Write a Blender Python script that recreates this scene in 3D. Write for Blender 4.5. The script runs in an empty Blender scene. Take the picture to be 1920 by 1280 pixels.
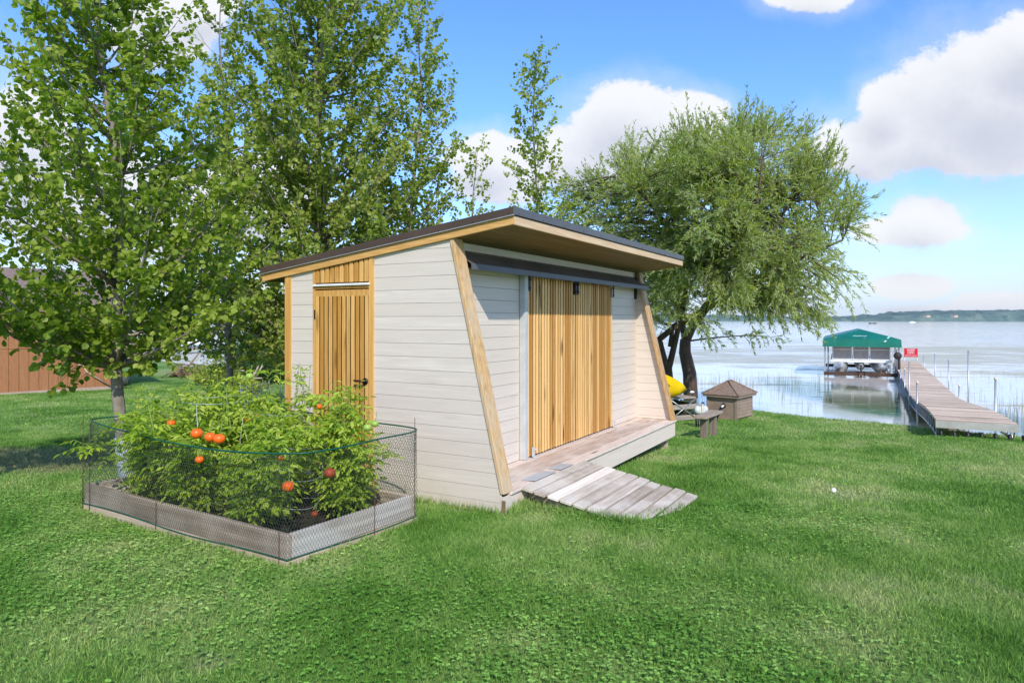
import bpy, math, random
import numpy as np
from math import radians as R, sin, cos, pi
random.seed(7)
rng = np.random.default_rng(11)

# ------------------------------------------------------------------ camera
S = bpy.context.scene
C = S.collection
H = 1.65; F = 1290.0; CY = 600.0
cam = bpy.data.cameras.new('camera'); camo = bpy.data.objects.new('camera', cam); C.objects.link(camo)
camo.location = (0, 0, H); camo.rotation_euler = (R(90), 0, 0)
cam.sensor_width = 36; cam.lens = 36 * F / 1920; cam.shift_y = -(640 - CY) / 1920
cam.clip_start = .05; cam.clip_end = 9000
S.camera = camo

# ------------------------------------------------------------------ exposure
S.view_settings.view_transform = 'Standard'; S.view_settings.look = 'None'
S.view_settings.exposure = 0.55; S.view_settings.gamma = 1
S.render.film_transparent = False
try:
    S.cycles.use_denoising = True
    S.cycles.max_bounces = 8; S.cycles.diffuse_bounces = 3; S.cycles.glossy_bounces = 3
    S.cycles.transmission_bounces = 4; S.cycles.transparent_max_bounces = 8
    S.cycles.caustics_reflective = False; S.cycles.caustics_refractive = False
except Exception:
    pass

# ------------------------------------------------------------------ node helpers
class NT:
    def __init__(s, tree): s.t = tree
    def n(s, typ, **kw):
        nd = s.t.nodes.new(typ)
        for k, v in kw.items():
            if k == 'inp':
                for a, b in v.items():
                    if hasattr(b, 'is_output') or isinstance(b, bpy.types.NodeSocket): s.t.links.new(b, nd.inputs[a])
                    else: nd.inputs[a].default_value = b
            else: setattr(nd, k, v)
        return nd
    def math(s, op, a, b=0.0, c=None, clamp=False):
        nd = s.n('ShaderNodeMath', operation=op, use_clamp=clamp)
        for i, v in enumerate((a, b, c)):
            if v is None: continue
            if isinstance(v, bpy.types.NodeSocket): s.t.links.new(v, nd.inputs[i])
            else: nd.inputs[i].default_value = v
        return nd.outputs[0]
    def vmath(s, op, a, b=(0, 0, 0)):
        nd = s.n('ShaderNodeVectorMath', operation=op)
        for i, v in enumerate((a, b)):
            if isinstance(v, bpy.types.NodeSocket): s.t.links.new(v, nd.inputs[i])
            else: nd.inputs[i].default_value = v
        return nd
    def mix(s, f, a, b, mode='MIX'):
        nd = s.n('ShaderNodeMix', data_type='RGBA', blend_type=mode)
        for k, v in ((0, f), (6, a), (7, b)):
            if isinstance(v, bpy.types.NodeSocket): s.t.links.new(v, nd.inputs[k])
            else: nd.inputs[k].default_value = v if k == 0 else (*v[:3], 1)
        return nd.outputs[2]
    def ramp(s, f, stops, interp='LINEAR'):
        nd = s.n('ShaderNodeValToRGB'); s.t.links.new(f, nd.inputs[0])
        cr = nd.color_ramp; cr.interpolation = interp
        while len(cr.elements) < len(stops): cr.elements.new(.5)
        for e, (p, c) in zip(cr.elements, stops):
            e.position = p; e.color = (*c, 1) if len(c) == 3 else c
        return nd.outputs[0]
    def step(s, f, a, b):
        nd = s.n('ShaderNodeMapRange', interpolation_type='SMOOTHSTEP')
        s.t.links.new(f, nd.inputs[0]); nd.inputs[1].default_value = a; nd.inputs[2].default_value = b
        return nd.outputs[0]
    def noise(s, vec, scale, detail=4, rough=.55):
        nd = s.n('ShaderNodeTexNoise', inp={'Scale': scale, 'Detail': detail, 'Roughness': rough})
        if vec is not None: s.t.links.new(vec, nd.inputs['Vector'])
        return nd.outputs['Fac']

# ------------------------------------------------------------------ sky and sun
SUN_EL = R(38.3); SUN_AZ = R(166.5)          # azimuth clockwise from +Y: behind the camera, a little to its right
W = bpy.data.worlds.new('World'); S.world = W; W.use_nodes = True
w = NT(W.node_tree)
for nd in list(W.node_tree.nodes): W.node_tree.nodes.remove(nd)
sky = w.n('ShaderNodeTexSky', sky_type='NISHITA', sun_disc=False)
sky.sun_elevation = SUN_EL; sky.sun_rotation = SUN_AZ; sky.air_density = 1.0; sky.dust_density = .35; sky.ozone_density = 2.2
# cloud field: soft lobes in direction space broken up by noise
def P(px, py): return ((px - 960) / F, (CY - py) / F)
LOBES = [(1850, 205, 165, 120), (1720, 262, 165, 62), (1905, 120, 110, 70), (1650, 205, 60, 50), (1840, 300, 160, 34), (1605, 285, 95, 50),
         (1185, 235, 105, 62), (1300, 222, 62, 40), (1110, 300, 110, 60), (1240, 300, 150, 60),
         (1718, 415, 62, 46), (1690, 435, 95, 24), (1695, 540, 66, 22), (1860, 570, 90, 20), (1500, 2, 90, 34), (1790, 582, 120, 10),
         (330, 60, 95, 70), (400, 20, 60, 34), (230, 400, 170, 90), (60, 300, 120, 130), (480, 380, 110, 70), (915, 300, 75, 45), (940, 345, 90, 40),
         (2100, 420, 120, 60), (2250, 200, 200, 120), (-200, 200, 200, 120), (640, 560, 260, 26)]
g = bpy.data.node_groups.new('cloud_field', 'ShaderNodeTree')
g.interface.new_socket('Vector', in_out='INPUT', socket_type='NodeSocketVector')
g.interface.new_socket('Density', in_out='OUTPUT', socket_type='NodeSocketFloat')
gg = NT(g); gi = gg.n('NodeGroupInput'); go = gg.n('NodeGroupOutput')
cur = None
for (px, py, rx, ry) in LOBES:
    cx_, cz_ = P(px, py)
    a = gg.vmath('SUBTRACT', gi.outputs[0], (cx_, cz_, 0)).outputs[0]
    a = gg.vmath('MULTIPLY', a, (F / rx / 1.5, F / ry / 1.5, 0)).outputs[0]
    l = gg.vmath('LENGTH', a).outputs['Value']
    v = gg.math('SUBTRACT', 1.0, l)
    cur = v if cur is None else gg.math('SMOOTH_MAX', cur, v, .12)
n1 = gg.noise(gi.outputs[0], 8, 14, .74); n2 = gg.noise(gi.outputs[0], 3.2, 3, .5)
tot = gg.math('ADD', cur, gg.math('MULTIPLY', gg.math('SUBTRACT', n1, .5), 1.15))
tot = gg.math('ADD', tot, gg.math('MULTIPLY', gg.math('SUBTRACT', n2, .5), .5))
g.links.new(tot, go.inputs[0])
tc = w.n('ShaderNodeTexCoord'); sp = w.n('ShaderNodeSeparateXYZ', inp={0: tc.outputs['Generated']})
yy = w.math('ADD', w.math('ABSOLUTE', sp.outputs['Y']), .02)
cb = w.n('ShaderNodeCombineXYZ', inp={0: w.math('DIVIDE', sp.outputs['X'], yy), 1: w.math('DIVIDE', w.math('MAXIMUM', sp.outputs['Z'], 0.0), yy)})
g1 = w.n('ShaderNodeGroup', node_tree=g, inp={0: cb.outputs[0]})
up = w.vmath('ADD', cb.outputs[0], (.012, .045, 0)).outputs[0]
g2 = w.n('ShaderNodeGroup', node_tree=g, inp={0: up})
dens = w.step(g1.outputs[0], .13, .36)
shade = w.step(g2.outputs[0], -.1, 1.15)
ccol = w.mix(shade, (4.5, 4.5, 4.55), (3.0, 3.1, 3.5))
lowel = w.math('SUBTRACT', 1.0, w.step(sp.outputs['Z'], .0, .38))
tint = w.mix(lowel, (.66, .84, 1.10), (.70, .79, 1.06))
hor = w.math('SUBTRACT', 1.0, w.step(sp.outputs['Z'], .0, .17))
hs0 = w.mix(1.0, sky.outputs[0], tint, 'MULTIPLY')
hs = w.n('ShaderNodeHueSaturation', inp={'Saturation': 1.05, 'Value': 1.10, 'Color': hs0})
wisp = w.math('MULTIPLY', w.step(g1.outputs[0], -.30, .34), .28)
thin = w.math('MULTIPLY', w.math('MAXIMUM', dens, wisp), .95)
skyc = w.mix(w.math('MULTIPLY', hor, .72), hs.outputs[0], (3.3, 3.85, 4.55))
col = w.mix(thin, skyc, ccol)
bg = w.n('ShaderNodeBackground', inp={'Color': col, 'Strength': .15})
wo = w.n('ShaderNodeOutputWorld', inp={0: bg.outputs[0]})

sl = bpy.data.lights.new('sun', 'SUN'); sl.energy = 2.9; sl.angle = R(.6); sl.color = (1, .94, .84)
so = bpy.data.objects.new('sun', sl); C.objects.link(so)
so.rotation_euler = (pi / 2 - SUN_EL, 0, pi - SUN_AZ + 0) 
# lamp points down its -Z; direction to the sun = (sin az cos el, cos az cos el, sin el)
import mathutils
sd = mathutils.Vector((sin(SUN_AZ) * cos(SUN_EL), cos(SUN_AZ) * cos(SUN_EL), sin(SUN_EL)))
so.rotation_euler = sd.to_track_quat('Z', 'Y').to_euler(); so.location = sd * 50

# ------------------------------------------------------------------ materials
def mat(name):
    m = bpy.data.materials.new(name); m.use_nodes = True
    t = NT(m.node_tree); b = m.node_tree.nodes['Principled BSDF']
    return m, t, b
def plain(name, col, rough=.6, metal=0, var=.12, scale=6, bump=0.0, spec=.4):
    m, t, b = mat(name)
    tcn = t.n('ShaderNodeTexCoord'); f = t.noise(tcn.outputs['Object'], scale, 6, .6)
    dark = tuple(c * (1 - var) for c in col); lite = tuple(min(1, c * (1 + var)) for c in col)
    c = t.ramp(f, [(.3, dark), (.7, lite)])
    m.node_tree.links.new(c, b.inputs['Base Color'])
    b.inputs['Roughness'].default_value = rough; b.inputs['Metallic'].default_value = metal; b.inputs['Specular IOR Level'].default_value = spec
    if bump:
        bn = t.n('ShaderNodeBump', inp={'Strength': bump, 'Distance': .01, 'Height': t.noise(tcn.outputs['Object'], scale * 8, 6, .6)})
        m.node_tree.links.new(bn.outputs[0], b.inputs['Normal'])
    return m
def wood(name, base, dark, axis='Z', rough=.6, knots=.5, var=.35, grain=1.0, weather=None, bump=.25):
    """sawn timber: grain stretched along one object axis, knots, a tint per board"""
    m, t, b = mat(name); L = m.node_tree.links
    tcn = t.n('ShaderNodeTexCoord'); at = t.n('ShaderNodeAttribute', attribute_name='rnd')
    off = t.vmath('MULTIPLY', t.n('ShaderNodeCombineXYZ', inp={0: at.outputs['Fac'], 1: at.outputs['Fac'], 2: at.outputs['Fac']}).outputs[0], (37, 53, 71)).outputs[0]
    pos = t.vmath('ADD', tcn.outputs['Object'], off).outputs[0]
    st = {'X': (1.1, 26, 26), 'Y': (26, 1.1, 26), 'Z': (26, 26, 1.1)}[axis]
    gp = t.vmath('MULTIPLY', pos, st).outputs[0]
    gn = t.noise(gp, 2.2 * grain, 7, .62)
    st2 = {'X': (3.2, 17, 17), 'Y': (17, 3.2, 17), 'Z': (17, 17, 3.2)}[axis]
    vo = t.n('ShaderNodeTexVoronoi', inp={'Scale': .42, 'Vector': t.vmath('MULTIPLY', pos, st2).outputs[0]})
    kn = t.math('MULTIPLY', t.math('SUBTRACT', 1.0, t.step(vo.outputs['Distance'], .05, .22)), knots)
    f = t.math('ADD', gn, t.math('MULTIPLY', t.math('SUBTRACT', at.outputs['Fac'], .5), var))
    c = t.ramp(f, [(.22, dark), (.5, tuple((a + d) / 2 for a, d in zip(base, dark))), (.62, base), (.9, tuple(min(1, x * 1.18) for x in base))])
    c = t.mix(kn, c, tuple(x * .38 for x in dark))
    if weather:
        wn = t.step(t.noise(pos, 2.1, 5, .6), .42, .66)
        c = t.mix(t.math('MULTIPLY', wn, .55), c, weather)
    if 'siding' in name:
        sz = t.n('ShaderNodeSeparateXYZ', inp={0: tcn.outputs['Object']}).outputs['Z']
        low = t.math('SUBTRACT', 1.0, t.step(t.math('ADD', sz, t.math('MULTIPLY', t.noise(tcn.outputs['Object'], 3.5, 6, .7), .35)), .02, .34))
        c = t.mix(t.math('MULTIPLY', low, .45 if axis == 'Y' else 0.0), c, (.38, .31, .22))
        sk = t.vmath('MULTIPLY', pos, (1.6, 7, 14) if axis == 'X' else (7, 1.6, 14)).outputs[0]
        v3 = t.n('ShaderNodeTexVoronoi', inp={'Scale': 1.1, 'Vector': sk})
        spk = t.math('MULTIPLY', t.math('SUBTRACT', 1.0, t.step(v3.outputs['Distance'], .03, .10)), t.step(t.noise(pos, 2.3, 3, .5), .50, .62))
        c = t.mix(t.math('MULTIPLY', spk, .45), c, (.34, .27, .21))
        st_ = t.step(t.noise(t.vmath('MULTIPLY', pos, (.8, 4, 5) if axis == 'X' else (4, .8, 5)).outputs[0], 2.0, 5, .6), .50, .72)
        c = t.mix(t.math('MULTIPLY', st_, .22), c, (.55, .49, .42))
    L.new(c, b.inputs['Base Color']); b.inputs['Roughness'].default_value = rough; b.inputs['Specular IOR Level'].default_value = .25
    bn = t.n('ShaderNodeBump', inp={'Strength': bump, 'Distance': .004, 'Height': gn}); L.new(bn.outputs[0], b.inputs['Normal'])
    return m
def leafmat(name, cols, trans=.35, rough=.5, spec=.35, back=None):
    m, t, b = mat(name); L = m.node_tree.links
    at = t.n('ShaderNodeAttribute', attribute_name='rnd')
    c = t.ramp(at.outputs['Fac'], [(i / (len(cols) - 1), x) for i, x in enumerate(cols)])
    if back:
        ge = t.n('ShaderNodeNewGeometry'); c = t.mix(ge.outputs['Backfacing'], c, back)
    L.new(c, b.inputs['Base Color']); b.inputs['Roughness'].default_value = rough; b.inputs['Specular IOR Level'].default_value = spec
    tr = t.n('ShaderNodeBsdfTranslucent'); tcx = t.mix(1.0, c, (1.0, 1.15, .45), 'MULTIPLY'); L.new(tcx, tr.inputs[0])
    mx = t.n('ShaderNodeMixShader', inp={0: trans, 1: b.outputs[0], 2: tr.outputs[0]})
    L.new(mx.outputs[0], m.node_tree.nodes['Material Output'].inputs[0])
    return m

M = {}
M['siding'] = wood('painted_siding', (.725, .635, .545), (.66, .57, .48), 'Y', .62, .10, .16, .8, bump=.12)
M['siding_x'] = wood('painted_siding_front', (.725, .635, .545), (.66, .57, .48), 'X', .62, .10, .16, .8, bump=.12)
M['pine_z'] = wood('stained_pine_vertical', (.80, .49, .19), (.52, .25, .06), 'Z', .5, 1.0, .85)
M['pine_door'] = wood('stained_pine_side_door', (.72, .41, .13), (.48, .22, .04), 'Z', .5, .6, .45)
M['pine_y'] = wood('stained_pine_fascia', (.72, .42, .15), (.50, .24, .06), 'Y', .5, .5, .3)
M['pine_x'] = wood('pale_pine_fascia', (.74, .53, .33), (.60, .38, .20), 'X', .5, .3, .3)
M['post'] = wood('weathered_pine_post', (.66, .42, .19), (.40, .20, .06), 'Z', .55, .6, .3, .8, weather=(.58, .48, .36))
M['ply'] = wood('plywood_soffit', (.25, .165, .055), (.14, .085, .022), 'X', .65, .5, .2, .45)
M['deck'] = wood('deck_boards', (.74, .61, .51), (.38, .27, .21), 'X', .75, .8, .3, 1.3, weather=(.76, .67, .58))
M['ramp'] = wood('weathered_ramp_planks', (.77, .68, .57), (.37, .30, .23), 'X', .85, .25, .6, .6, weather=(.79, .72, .62), bump=.5)
M['greywood'] = wood('weathered_grey_board', (.60, .47, .35), (.13, .09, .06), 'Y', .85, .3, .3, .22, weather=(.56, .46, .37), bump=.6)
M['greywood_x'] = wood('weathered_grey_board_short', (.72, .63, .54), (.28, .22, .17), 'X', .85, .3, .3, .25, weather=(.70, .66, .60), bump=.6)
M['tanwood'] = wood('tan_ground_board', (.58, .46, .34), (.38, .28, .19), 'Y', .8, .2, .4, 1.0, bump=.4)
M['tanwood_x'] = wood('tan_ground_board_short', (.58, .46, .34), (.38, .28, .19), 'X', .8, .2, .4, 1.0, bump=.4)
M['dockwood'] = wood('dock_planks', (.72, .54, .39), (.40, .28, .19), 'X', .8, .15, 1.0, .8, weather=(.72, .60, .48))
M['brownmetal'] = plain('dark_brown_metal', (.050, .036, .030), .38, .0, .15, 3)
M['greymetal'] = plain('dark_grey_metal', (.10, .10, .105), .38, .0, .12, 3)
M['drip'] = plain('galvanised_edge', (.42, .40, .38), .4, .3)
M['black'] = plain('black_steel', (.012, .012, .013), .45)
M['channel'] = plain('grey_white_channel', (.52, .53, .52), .5)
M['whitebar'] = plain('white_aluminium', (.82, .80, .76), .35)
M['bronze'] = plain('dark_bronze', (.035, .022, .016), .4, .4)
M['plate'] = plain('pale_steel_plate', (.50, .53, .56), .5, .2)
M['galv'] = plain('galvanised_steel', (.42, .44, .45), .4, .6)
M['rust'] = plain('rusty_rod', (.12, .055, .03), .8)
M['green_fabric'] = plain('green_canopy_vinyl', (.006, .155, .105), .42, 0, .2, 1.5)
M['white'] = plain('white_paint', (.80, .80, .80), .45)
M['boatgrey'] = plain('boat_panel_grey', (.36, .32, .29), .45)
M['boatalu'] = plain('boat_aluminium', (.55, .58, .60), .32, .5, .2, 2)
M['darksteel'] = plain('dark_wet_steel', (.035, .028, .024), .6)
M['signred'] = plain('sign_red', (.62, .012, .02), .45, var=.03)
M['yellow'] = plain('yellow_polyethylene', (.86, .56, .004), .32, 0, .05, 2)
M['brownwall'] = None
M['wire'] = plain('green_grey_wire', (.055, .070, .05), .5, 0)
M['greenwire'] = plain('green_selvedge_wire', (.005, .085, .05), .4)
M['cage'] = plain('galvanised_cage_wire', (.42, .46, .42), .4, .5)
M['tomato_red'] = plain('ripe_tomato', (.85, .14, .012), .22, 0, .2, 9)
M['tomato_green'] = plain('green_tomato', (.30, .44, .08), .25)
M['tomato_rot'] = plain('split_tomato', (.32, .05, .015), .5)
M['soil'] = plain('garden_soil', (.040, .029, .021), .95, 0, .5, 30, 1.0)
M['boxbrown'] = plain('brown_box_board', (.29, .21, .155), .75, 0, .18, 5, .3)
M['shingle'] = plain('brown_shingle', (.25, .175, .135), .85, 0, .4, 22, .8)
M['rock'] = plain('pale_rock', (.50, .48, .45), .9, 0, .3, 5, .8)
M['tan'] = plain('tan_plastic', (.62, .48, .36), .5)
M['stick'] = plain('dry_branch', (.27, .18, .12), .9, 0, .4, 8)
M['ball'] = plain('white_ball', (.85, .85, .80), .4)

def bark(name, base, dark, sc=8, marks=.0):
    m, t, b = mat(name); L = m.node_tree.links
    tcn = t.n('ShaderNodeTexCoord')
    v = t.vmath('MULTIPLY', tcn.outputs['Object'], (1, 1, .35)).outputs[0]
    f = t.noise(v, sc, 8, .65)
    c = t.ramp(f, [(.3, dark), (.55, base), (.8, tuple(min(1, x * 1.25) for x in base))])
    if marks:
        v2 = t.vmath('MULTIPLY', tcn.outputs['Object'], (2.2, 2.2, 11)).outputs[0]
        k = t.step(t.noise(v2, 2.2, 4, .6), .60, .68)
        c = t.mix(t.math('MULTIPLY', k, marks), c, (.035, .03, .025))
    L.new(c, b.inputs['Base Color']); b.inputs['Roughness'].default_value = .85
    bn = t.n('ShaderNodeBump', inp={'Strength': .7, 'Distance': .02, 'Height': f}); L.new(bn.outputs[0], b.inputs['Normal'])
    return m
M['aspenbark'] = bark('aspen_bark', (.29, .25, .20), (.12, .10, .075), 9, .85)
M['twigbark'] = plain('twig_bark', (.13, .105, .07), .8)
M['willowbark'] = bark('willow_bark', (.105, .07, .05), (.035, .024, .018), 14)
M['aspenleaf'] = leafmat('aspen_leaf', [(.13, .20, .016), (.23, .33, .030), (.36, .46, .055), (.54, .58, .14)], .55, .42, .45)
M['aspenleaf_far'] = leafmat('aspen_leaf_grey', [(.15, .21, .026), (.26, .34, .046), (.40, .46, .085), (.56, .60, .20)], .55, .42, .45)
M['willowleaf'] = leafmat('willow_leaf', [(.17, .235, .014), (.34, .41, .030), (.50, .54, .075), (.66, .70, .28)], .5, .4, .5, back=(.46, .52, .27))
M['tomleaf'] = leafmat('tomato_leaf', [(.18, .29, .020), (.32, .46, .036), (.48, .60, .06), (.62, .66, .14)], .46, .5, .3)
M['bushleaf'] = leafmat('bush_leaf', [(.10, .15, .025), (.20, .26, .04), (.36, .38, .06), (.50, .44, .09)], .35)
M['greenbush'] = leafmat('green_bush_leaf', [(.02, .06, .015), (.05, .12, .03), (.10, .18, .06)], .3)
M['reed'] = leafmat('reed_stem', [(.30, .30, .18), (.45, .42, .28), (.60, .56, .42)], .2)
M['stem'] = plain('green_stem', (.20, .30, .07), .55)

# ------------------------------------------------------------------ mesh builders
def link(name, me, m=None, parent=None):
    o = bpy.data.objects.new(name, me); C.objects.link(o)
    if m: me.materials.append(m)
    if parent is not None: o.parent = parent
    return o
def tag(o, label=None, cat=None, group=None, kind=None):
    if label: o['label'] = label
    if cat: o['category'] = cat
    if group: o['group'] = group
    if kind: o['kind'] = kind
    return o
def empty(name, loc=(0, 0, 0), rz=0, label=None, cat=None, group=None):
    o = bpy.data.objects.new(name, None); C.objects.link(o); o.location = loc; o.rotation_euler = (0, 0, rz)
    o.empty_display_size = .1
    return tag(o, label, cat, group)

class MB:
    def __init__(s): s.v = []; s.f = []; s.r = []; s.sm = []
    def add(s, vs, fs, r=None, smooth=False):
        k = len(s.v); s.v += [tuple(p) for p in vs]
        if r is None: r = random.random()
        for f in fs: s.f.append([i + k for i in f]); s.r.append(r); s.sm.append(smooth)
        return s
    def box(s, a, b, r=None):
        x0, y0, z0 = a; x1, y1, z1 = b
        v = [(x0, y0, z0), (x1, y0, z0), (x1, y1, z0), (x0, y1, z0), (x0, y0, z1), (x1, y0, z1), (x1, y1, z1), (x0, y1, z1)]
        return s.add(v, [(0, 3, 2, 1), (4, 5, 6, 7), (0, 1, 5, 4), (1, 2, 6, 5), (2, 3, 7, 6), (3, 0, 4, 7)], r)
    def prism(s, poly, a, b, axis='x', r=None):
        """poly in the two other axes, extruded a..b along axis"""
        def mk(p, e):
            return {'x': (e, p[0], p[1]), 'y': (p[0], e, p[1]), 'z': (p[0], p[1], e)}[axis]
        n = len(poly); v = [mk(p, a) for p in poly] + [mk(p, b) for p in poly]
        f = [tuple(range(n))[::-1], tuple(range(n, 2 * n))] + [(i, (i + 1) % n, n + (i + 1) % n, n + i) for i in range(n)]
        return s.add(v, f, r)
    def tube(s, pts, rad, k=8, r=None, cap=True, smooth=True):
        pts = [np.array(p, float) for p in pts]
        if not hasattr(rad, '__len__'): rad = [rad] * len(pts)
        vs = []; up = np.array([0, 0, 1.]); prev = None
        for i, p in enumerate(pts):
            d = pts[min(i + 1, len(pts) - 1)] - pts[max(i - 1, 0)]; d = d / (np.linalg.norm(d) + 1e-9)
            if prev is None:
                a = np.cross(d, up if abs(d[2]) < .9 else np.array([1., 0, 0]))
            else: a = prev - d * np.dot(prev, d)
            a = a / (np.linalg.norm(a) + 1e-9); prev = a; b2 = np.cross(d, a)
            for j in range(k):
                t = 2 * pi * j / k; vs.append(p + rad[i] * (a * cos(t) + b2 * sin(t)))
        fs = []
        for i in range(len(pts) - 1):
            for j in range(k): fs.append((i * k + j, i * k + (j + 1) % k, (i + 1) * k + (j + 1) % k, (i + 1) * k + j))
        if cap: fs += [tuple(range(k))[::-1], tuple(range((len(pts) - 1) * k, len(pts) * k))]
        return s.add(vs, fs, r, smooth)
    def sphere(s, c, rad, n=10, m_=7, r=None, sq=(1, 1, 1)):
        vs = []; fs = []
        for i in range(1, m_):
            ph = pi * i / m_
            for j in range(n):
                th = 2 * pi * j / n; vs.append((c[0] + rad * sq[0] * sin(ph) * cos(th), c[1] + rad * sq[1] * sin(ph) * sin(th), c[2] + rad * sq[2] * cos(ph)))
        for i in range(m_ - 2):
            for j in range(n): fs.append((i * n + j, (i + 1) * n + j, (i + 1) * n + (j + 1) % n, i * n + (j + 1) % n))
        t = len(vs); vs += [(c[0], c[1], c[2] + rad * sq[2]), (c[0], c[1], c[2] - rad * sq[2])]
        for j in range(n): fs += [(t, j, (j + 1) % n), (t + 1, (m_ - 2) * n + (j + 1) % n, (m_ - 2) * n + j)]
        return s.add(vs, fs, r, True)
    def build(s, name, m, parent=None, bevel=0):
        me = bpy.data.meshes.new(name); me.from_pydata(s.v, [], s.f); me.update()
        at = me.attributes.new('rnd', 'FLOAT', 'FACE'); at.data.foreach_set('value', s.r)
        me.polygons.foreach_set('use_smooth', s.sm)
        o = link(name, me, m, parent)
        if bevel:
            bv = o.modifiers.new('bevel', 'BEVEL'); bv.width = bevel; bv.segments = 1; bv.limit_method = 'ANGLE'
        return o

def clip(poly, a, b, c):
    """keep the side a*x+b*y<=c"""
    out = []
    for i in range(len(poly)):
        p = poly[i]; q = poly[(i + 1) % len(poly)]; dp = a * p[0] + b * p[1] - c; dq = a * q[0] + b * q[1] - c
        if dp <= 0: out.append(p)
        if dp * dq < 0:
            t = dp / (dp - dq); out.append((p[0] + t * (q[0] - p[0]), p[1] + t * (q[1] - p[1])))
    return out

def fast(name, V, faces, m, parent=None, rnd=None, smooth=False):
    """V (n,3); faces list of (k,m) int arrays; rnd per vertex"""
    me = bpy.data.meshes.new(name); V = np.asarray(V, np.float32)
    me.vertices.add(len(V)); me.vertices.foreach_set('co', V.ravel())
    loops = np.concatenate([f.ravel() for f in faces]).astype(np.int32)
    starts = []; tot = 0
    for f in faces:
        starts.append(tot + np.arange(len(f)) * f.shape[1]); tot += f.size
    starts = np.concatenate(starts).astype(np.int32)
    me.loops.add(len(loops)); me.loops.foreach_set('vertex_index', loops)
    me.polygons.add(len(starts)); me.polygons.foreach_set('loop_start', starts)
    me.polygons.foreach_set('use_smooth', np.full(len(starts), smooth))
    me.update(calc_edges=True); me.validate()
    if rnd is not None:
        at = me.attributes.new('rnd', 'FLOAT', 'POINT'); at.data.foreach_set('value', np.asarray(rnd, np.float32))
    return link(name, me, m, parent)

def unit(a): return a / (np.linalg.norm(a, axis=-1, keepdims=True) + 1e-9)
T_ROUND = (np.array([(0, 0, 0), (.22, .40, .06), (.60, .46, .07), (1, 0, -.05), (.60, -.46, .07), (.22, -.40, .06)]), [(0, 1, 2, 3), (0, 3, 4, 5)])
T_NARROW = (np.array([(0, 0, 0), (.4, .5, .03), (1, 0, -.12), (.4, -.5, .03)]), [(0, 1, 2), (0, 2, 3)])
T_TOM = (np.array([(0, 0, 0), (.18, .36, .05), (.42, .26, .02), (.55, .44, .0), (1, 0, -.22), (.55, -.44, .0), (.42, -.26, .02), (.18, -.36, .05)]), [(0, 1, 2, 3, 4), (0, 4, 5, 6, 7)])
T_TRI = (np.array([(0, .5, 0), (0, -.5, 0), (1, 0, 0)]), [(0, 1, 2)])
def leaves(Pn, D, N, L, Wd, T):
    t, fs = T; n = len(Pn); D = unit(D); Sd = unit(np.cross(N, D)); N2 = np.cross(D, Sd)
    L = np.broadcast_to(L, n)[:, None, None]; Wd = np.broadcast_to(Wd, n)[:, None, None]
    V = Pn[:, None, :] + D[:, None, :] * L * t[None, :, 0:1] + Sd[:, None, :] * Wd * t[None, :, 1:2] + N2[:, None, :] * L * t[None, :, 2:3]
    k = len(t); base = (np.arange(n) * k)[:, None]
    return V.reshape(-1, 3), [base + np.array(f)[None, :] for f in fs], k
def sticks(P0, P1, r0, r1):
    n = len(P0); d = unit(P1 - P0); a = np.cross(d, np.array([.13, .21, .97])); a = unit(a); b = np.cross(d, a)
    r0 = np.broadcast_to(r0, n)[:, None]; r1 = np.broadcast_to(r1, n)[:, None]; V = np.zeros((n, 6, 3))
    for j in range(3):
        o = a * cos(j * 2 * pi / 3) + b * sin(j * 2 * pi / 3); V[:, j] = P0 + o * r0; V[:, 3 + j] = P1 + o * r1
    base = (np.arange(n) * 6)[:, None]
    fs = [base + np.array([[j, (j + 1) % 3, 3 + (j + 1) % 3, 3 + j]]) for j in range(3)]
    return V.reshape(-1, 3), [np.concatenate(fs)]
def merge(parts):
    V = []; F_ = []; o = 0
    for v, fs in parts:
        V.append(v); F_ += [f + o for f in fs]; o += len(v)
    return np.concatenate(V), F_

# ------------------------------------------------------------------ frames and ground
A0 = 1.053; OX, OY = -.0928, 5.9638
UV = (cos(A0), sin(A0)); VV = (-sin(A0), cos(A0))
def W3(u, v, z=0): return np.array([OX + u * UV[0] + v * VV[0], OY + u * UV[1] + v * VV[1], z])
def at_px(px, py, d): return np.array([(px - 960) / F * d, d, H - (py - CY) / F * d])

SHORE = np.array([(400, -300), (30, -9), (14, 6.3), (9.4, 12.6), (6.0, 17.5), (-9.7, 30), (-19, 38), (-60, 75), (-600, 560)], float)
def lake_dist(x, y):
    """signed distance to the shore: positive over the lake"""
    x = np.asarray(x, float); y = np.asarray(y, float); best = np.full(x.shape, 1e9); sign = np.ones(x.shape)
    for i in range(len(SHORE) - 1):
        a, b = SHORE[i], SHORE[i + 1]; ab = b - a
        t = np.clip(((x - a[0]) * ab[0] + (y - a[1]) * ab[1]) / (ab @ ab), 0, 1)
        dx = x - a[0] - t * ab[0]; dy = y - a[1] - t * ab[1]; d = np.hypot(dx, dy)
        s = np.sign(ab[0] * dy - ab[1] * dx)
        m_ = d < best; best = np.where(m_, d, best); sign = np.where(m_, s, sign)
    return -best * sign
def sm(t): t = np.clip(t, 0, 1); return t * t * (3 - 2 * t)
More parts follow.
